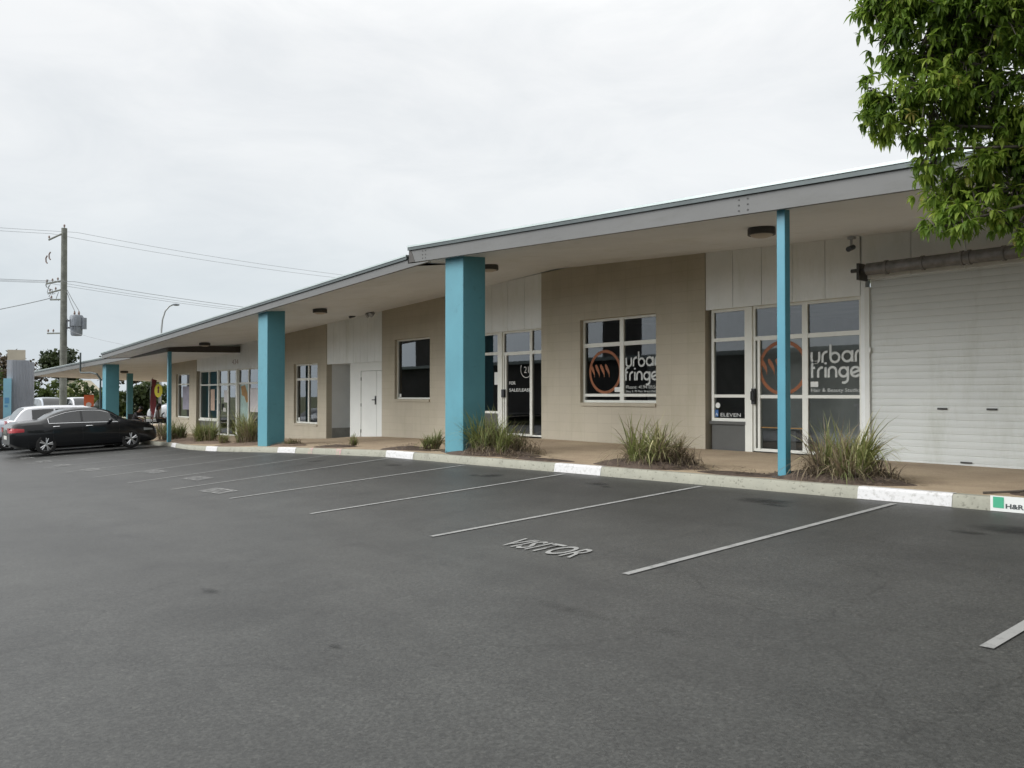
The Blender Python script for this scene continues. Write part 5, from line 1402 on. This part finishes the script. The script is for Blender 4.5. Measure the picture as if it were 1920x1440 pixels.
mb = MB(); mb.cyl((0,0,.02),(0,0,.72),.03,n=10); mb.build('column', M['dark_steel'], ta)
mb = MB(); mb.lathe([(0,.03),(.20,.015),(.22,0),(0,0)], n=20); mb.build('base', M['dark_steel'], ta)

# small rubbish and a stick on the ground
mb = MB(); mb.ball((-7.42,1.0,gz(-7.42,1.0)+.015), .035,.025,.018, 9, 6); tag(mb.build('crumpled_paper', M['paper']), 'small white scrap of paper lying on the open asphalt', 'litter')
mb = MB(); mb.tube([(-3.35,9.0,pav(-3.35,9.0)+.012),(-3.1,9.25,pav(-3.1,9.25)+.03),(-2.9,9.55,pav(-2.9,9.55)+.07)], .012, 6); tag(mb.build('fallen_stick', M['bark']), 'thin brown stick lying on the pavement edge near the kerb sign', 'stick')

# low building across the car park, only seen mirrored in the shop glass
ob = thing('opposite_building', 'long low dark building across the car park mirrored in the shop glass', 'building', (0,0,0))
mb = MB(); mb.box(-100,30,-40,-34,-1.2,5.0); mb.box(-57.2,-52.6,-34.5,-33.9,4,13); mb.box(-90.8,-80,-34.5,-33.9,4,15); mb.build('wall', M['opposite'], ob)  # the two tall slabs are added to put dark blocks in the window reflections
mb = MB(); mb.box(-100.5,30.5,-40.5,-33.2,5.0,5.35); mb.build('roof', M['roofing'], ob)

# ------------------------------------------------------------------ sky, sun, camera
SUN_EL, SUN_AZ = 33, 205          # degrees; azimuth measured from +Y towards +X
w = bpy.data.worlds.new('World'); sc.world = w; w.use_nodes = True
nt = w.node_tree.nodes; ln = w.node_tree.links; out = nt['World Output']; bg = nt['Background']
sky = nt.new('ShaderNodeTexSky'); sky.sky_type = 'NISHITA'; sky.sun_disc = False
sky.sun_elevation = R(SUN_EL); sky.sun_rotation = R(SUN_AZ); sky.air_density = 1; sky.dust_density = 3
ln.new(sky.outputs[0], bg.inputs[0]); bg.inputs[1].default_value = .09
tc = nt.new('ShaderNodeTexCoord')
mp = nt.new('ShaderNodeMapping'); mp.inputs['Scale'].default_value = (1,1,2.6); ln.new(tc.outputs['Generated'], mp.inputs[0])
n1 = N(nt, 'ShaderNodeTexNoise', Scale=1.5, Detail=7.0, Roughness=.55); mp.inputs['Location'].default_value = (.7,.25,.1); ln.new(mp.outputs[0], n1.inputs['Vector'])
n2 = N(nt, 'ShaderNodeTexNoise', Scale=4.5, Detail=8.0, Roughness=.6); n2.inputs['Distortion'].default_value = .6; ln.new(mp.outputs[0], n2.inputs['Vector'])
sep = nt.new('ShaderNodeSeparateXYZ'); ln.new(tc.outputs['Generated'], sep.inputs[0])
elev = ramp(nt, [(0,(.60,.655,.70)),(.12,(.66,.71,.745)),(.24,(.81,.83,.845)),(.38,(.85,.86,.87)),(.55,(1.05,1.05,1.04)),(1,(1.35,1.34,1.32))]); ln.new(sep.outputs['Z'], elev.inputs[0])
r1_ = ramp(nt, [(.30,(.955,.962,.97)),(.62,(1.045,1.042,1.038))]); ln.new(n1.outputs['Fac'], r1_.inputs[0])
r2_ = ramp(nt, [(.32,(.94,.952,.96)),(.60,(1.04,1.04,1.036))]); ln.new(n2.outputs['Fac'], r2_.inputs[0])
last = elev.outputs[0]
for r in (r1_, r2_):
    mx = N(nt, 'ShaderNodeMix', data_type='RGBA', blend_type='MULTIPLY'); mx.inputs[0].default_value = 1
    ln.new(last, mx.inputs[6]); ln.new(r.outputs[0], mx.inputs[7]); last = mx.outputs[2]
sv = N(nt, 'ShaderNodeVectorMath', operation='DOT_PRODUCT'); ln.new(tc.outputs['Generated'], sv.inputs[0])
_e, _a = R(7), R(SUN_AZ); sv.inputs[1].default_value = (math.sin(_a)*math.cos(_e), math.cos(_a)*math.cos(_e), math.sin(_e))
lobe = ramp(nt, [(.40,(1,1,1)),(.9,(2.35,2.35,2.34))]); ln.new(sv.outputs['Value'], lobe.inputs[0])     # low glow on the sun's side, added to light the walls under the eaves
mx = N(nt, 'ShaderNodeMix', data_type='RGBA', blend_type='MULTIPLY'); mx.inputs[0].default_value = 1
ln.new(last, mx.inputs[6]); ln.new(lobe.outputs[0], mx.inputs[7]); last = mx.outputs[2]
bg2 = nt.new('ShaderNodeBackground'); ln.new(last, bg2.inputs[0]); bg2.inputs[1].default_value = .845
mxs = nt.new('ShaderNodeMixShader'); mxs.inputs[0].default_value = .93           # cloud cover
ln.new(bg.outputs[0], mxs.inputs[1]); ln.new(bg2.outputs[0], mxs.inputs[2]); ln.new(mxs.outputs[0], out.inputs[0])

sd = bpy.data.lights.new('sun', 'SUN'); sd.energy = 1.5; sd.angle = R(40); sd.color = (.965,.985,1)
so = bpy.data.objects.new('sun', sd); COL.objects.link(so)
e, a = R(SUN_EL), R(SUN_AZ)
dirv = Vector((math.sin(a)*math.cos(e), math.cos(a)*math.cos(e), math.sin(e)))
so.rotation_euler = dirv.to_track_quat('Z', 'Y').to_euler(); so.location = (0,-10,20)

cd = bpy.data.cameras.new('camera'); cd.sensor_width = 36; cd.lens = 1553/1920*36; cd.clip_end = 4000; cd.clip_start = .05
cam = bpy.data.objects.new('camera', cd); COL.objects.link(cam)
pitch = math.atan((741-720)/1553)
cam.location = (0,0,1.6); cam.rotation_euler = (R(90)+pitch, 0, R(50))
sc.camera = cam
vs_ = sc.view_settings; vs_.view_transform = 'Standard'; vs_.look = 'None'; vs_.exposure = .37; vs_.gamma = 1
sc.cycles.max_bounces = 10; sc.cycles.transparent_max_bounces = 12; sc.cycles.caustics_reflective = False; sc.cycles.caustics_refractive = False
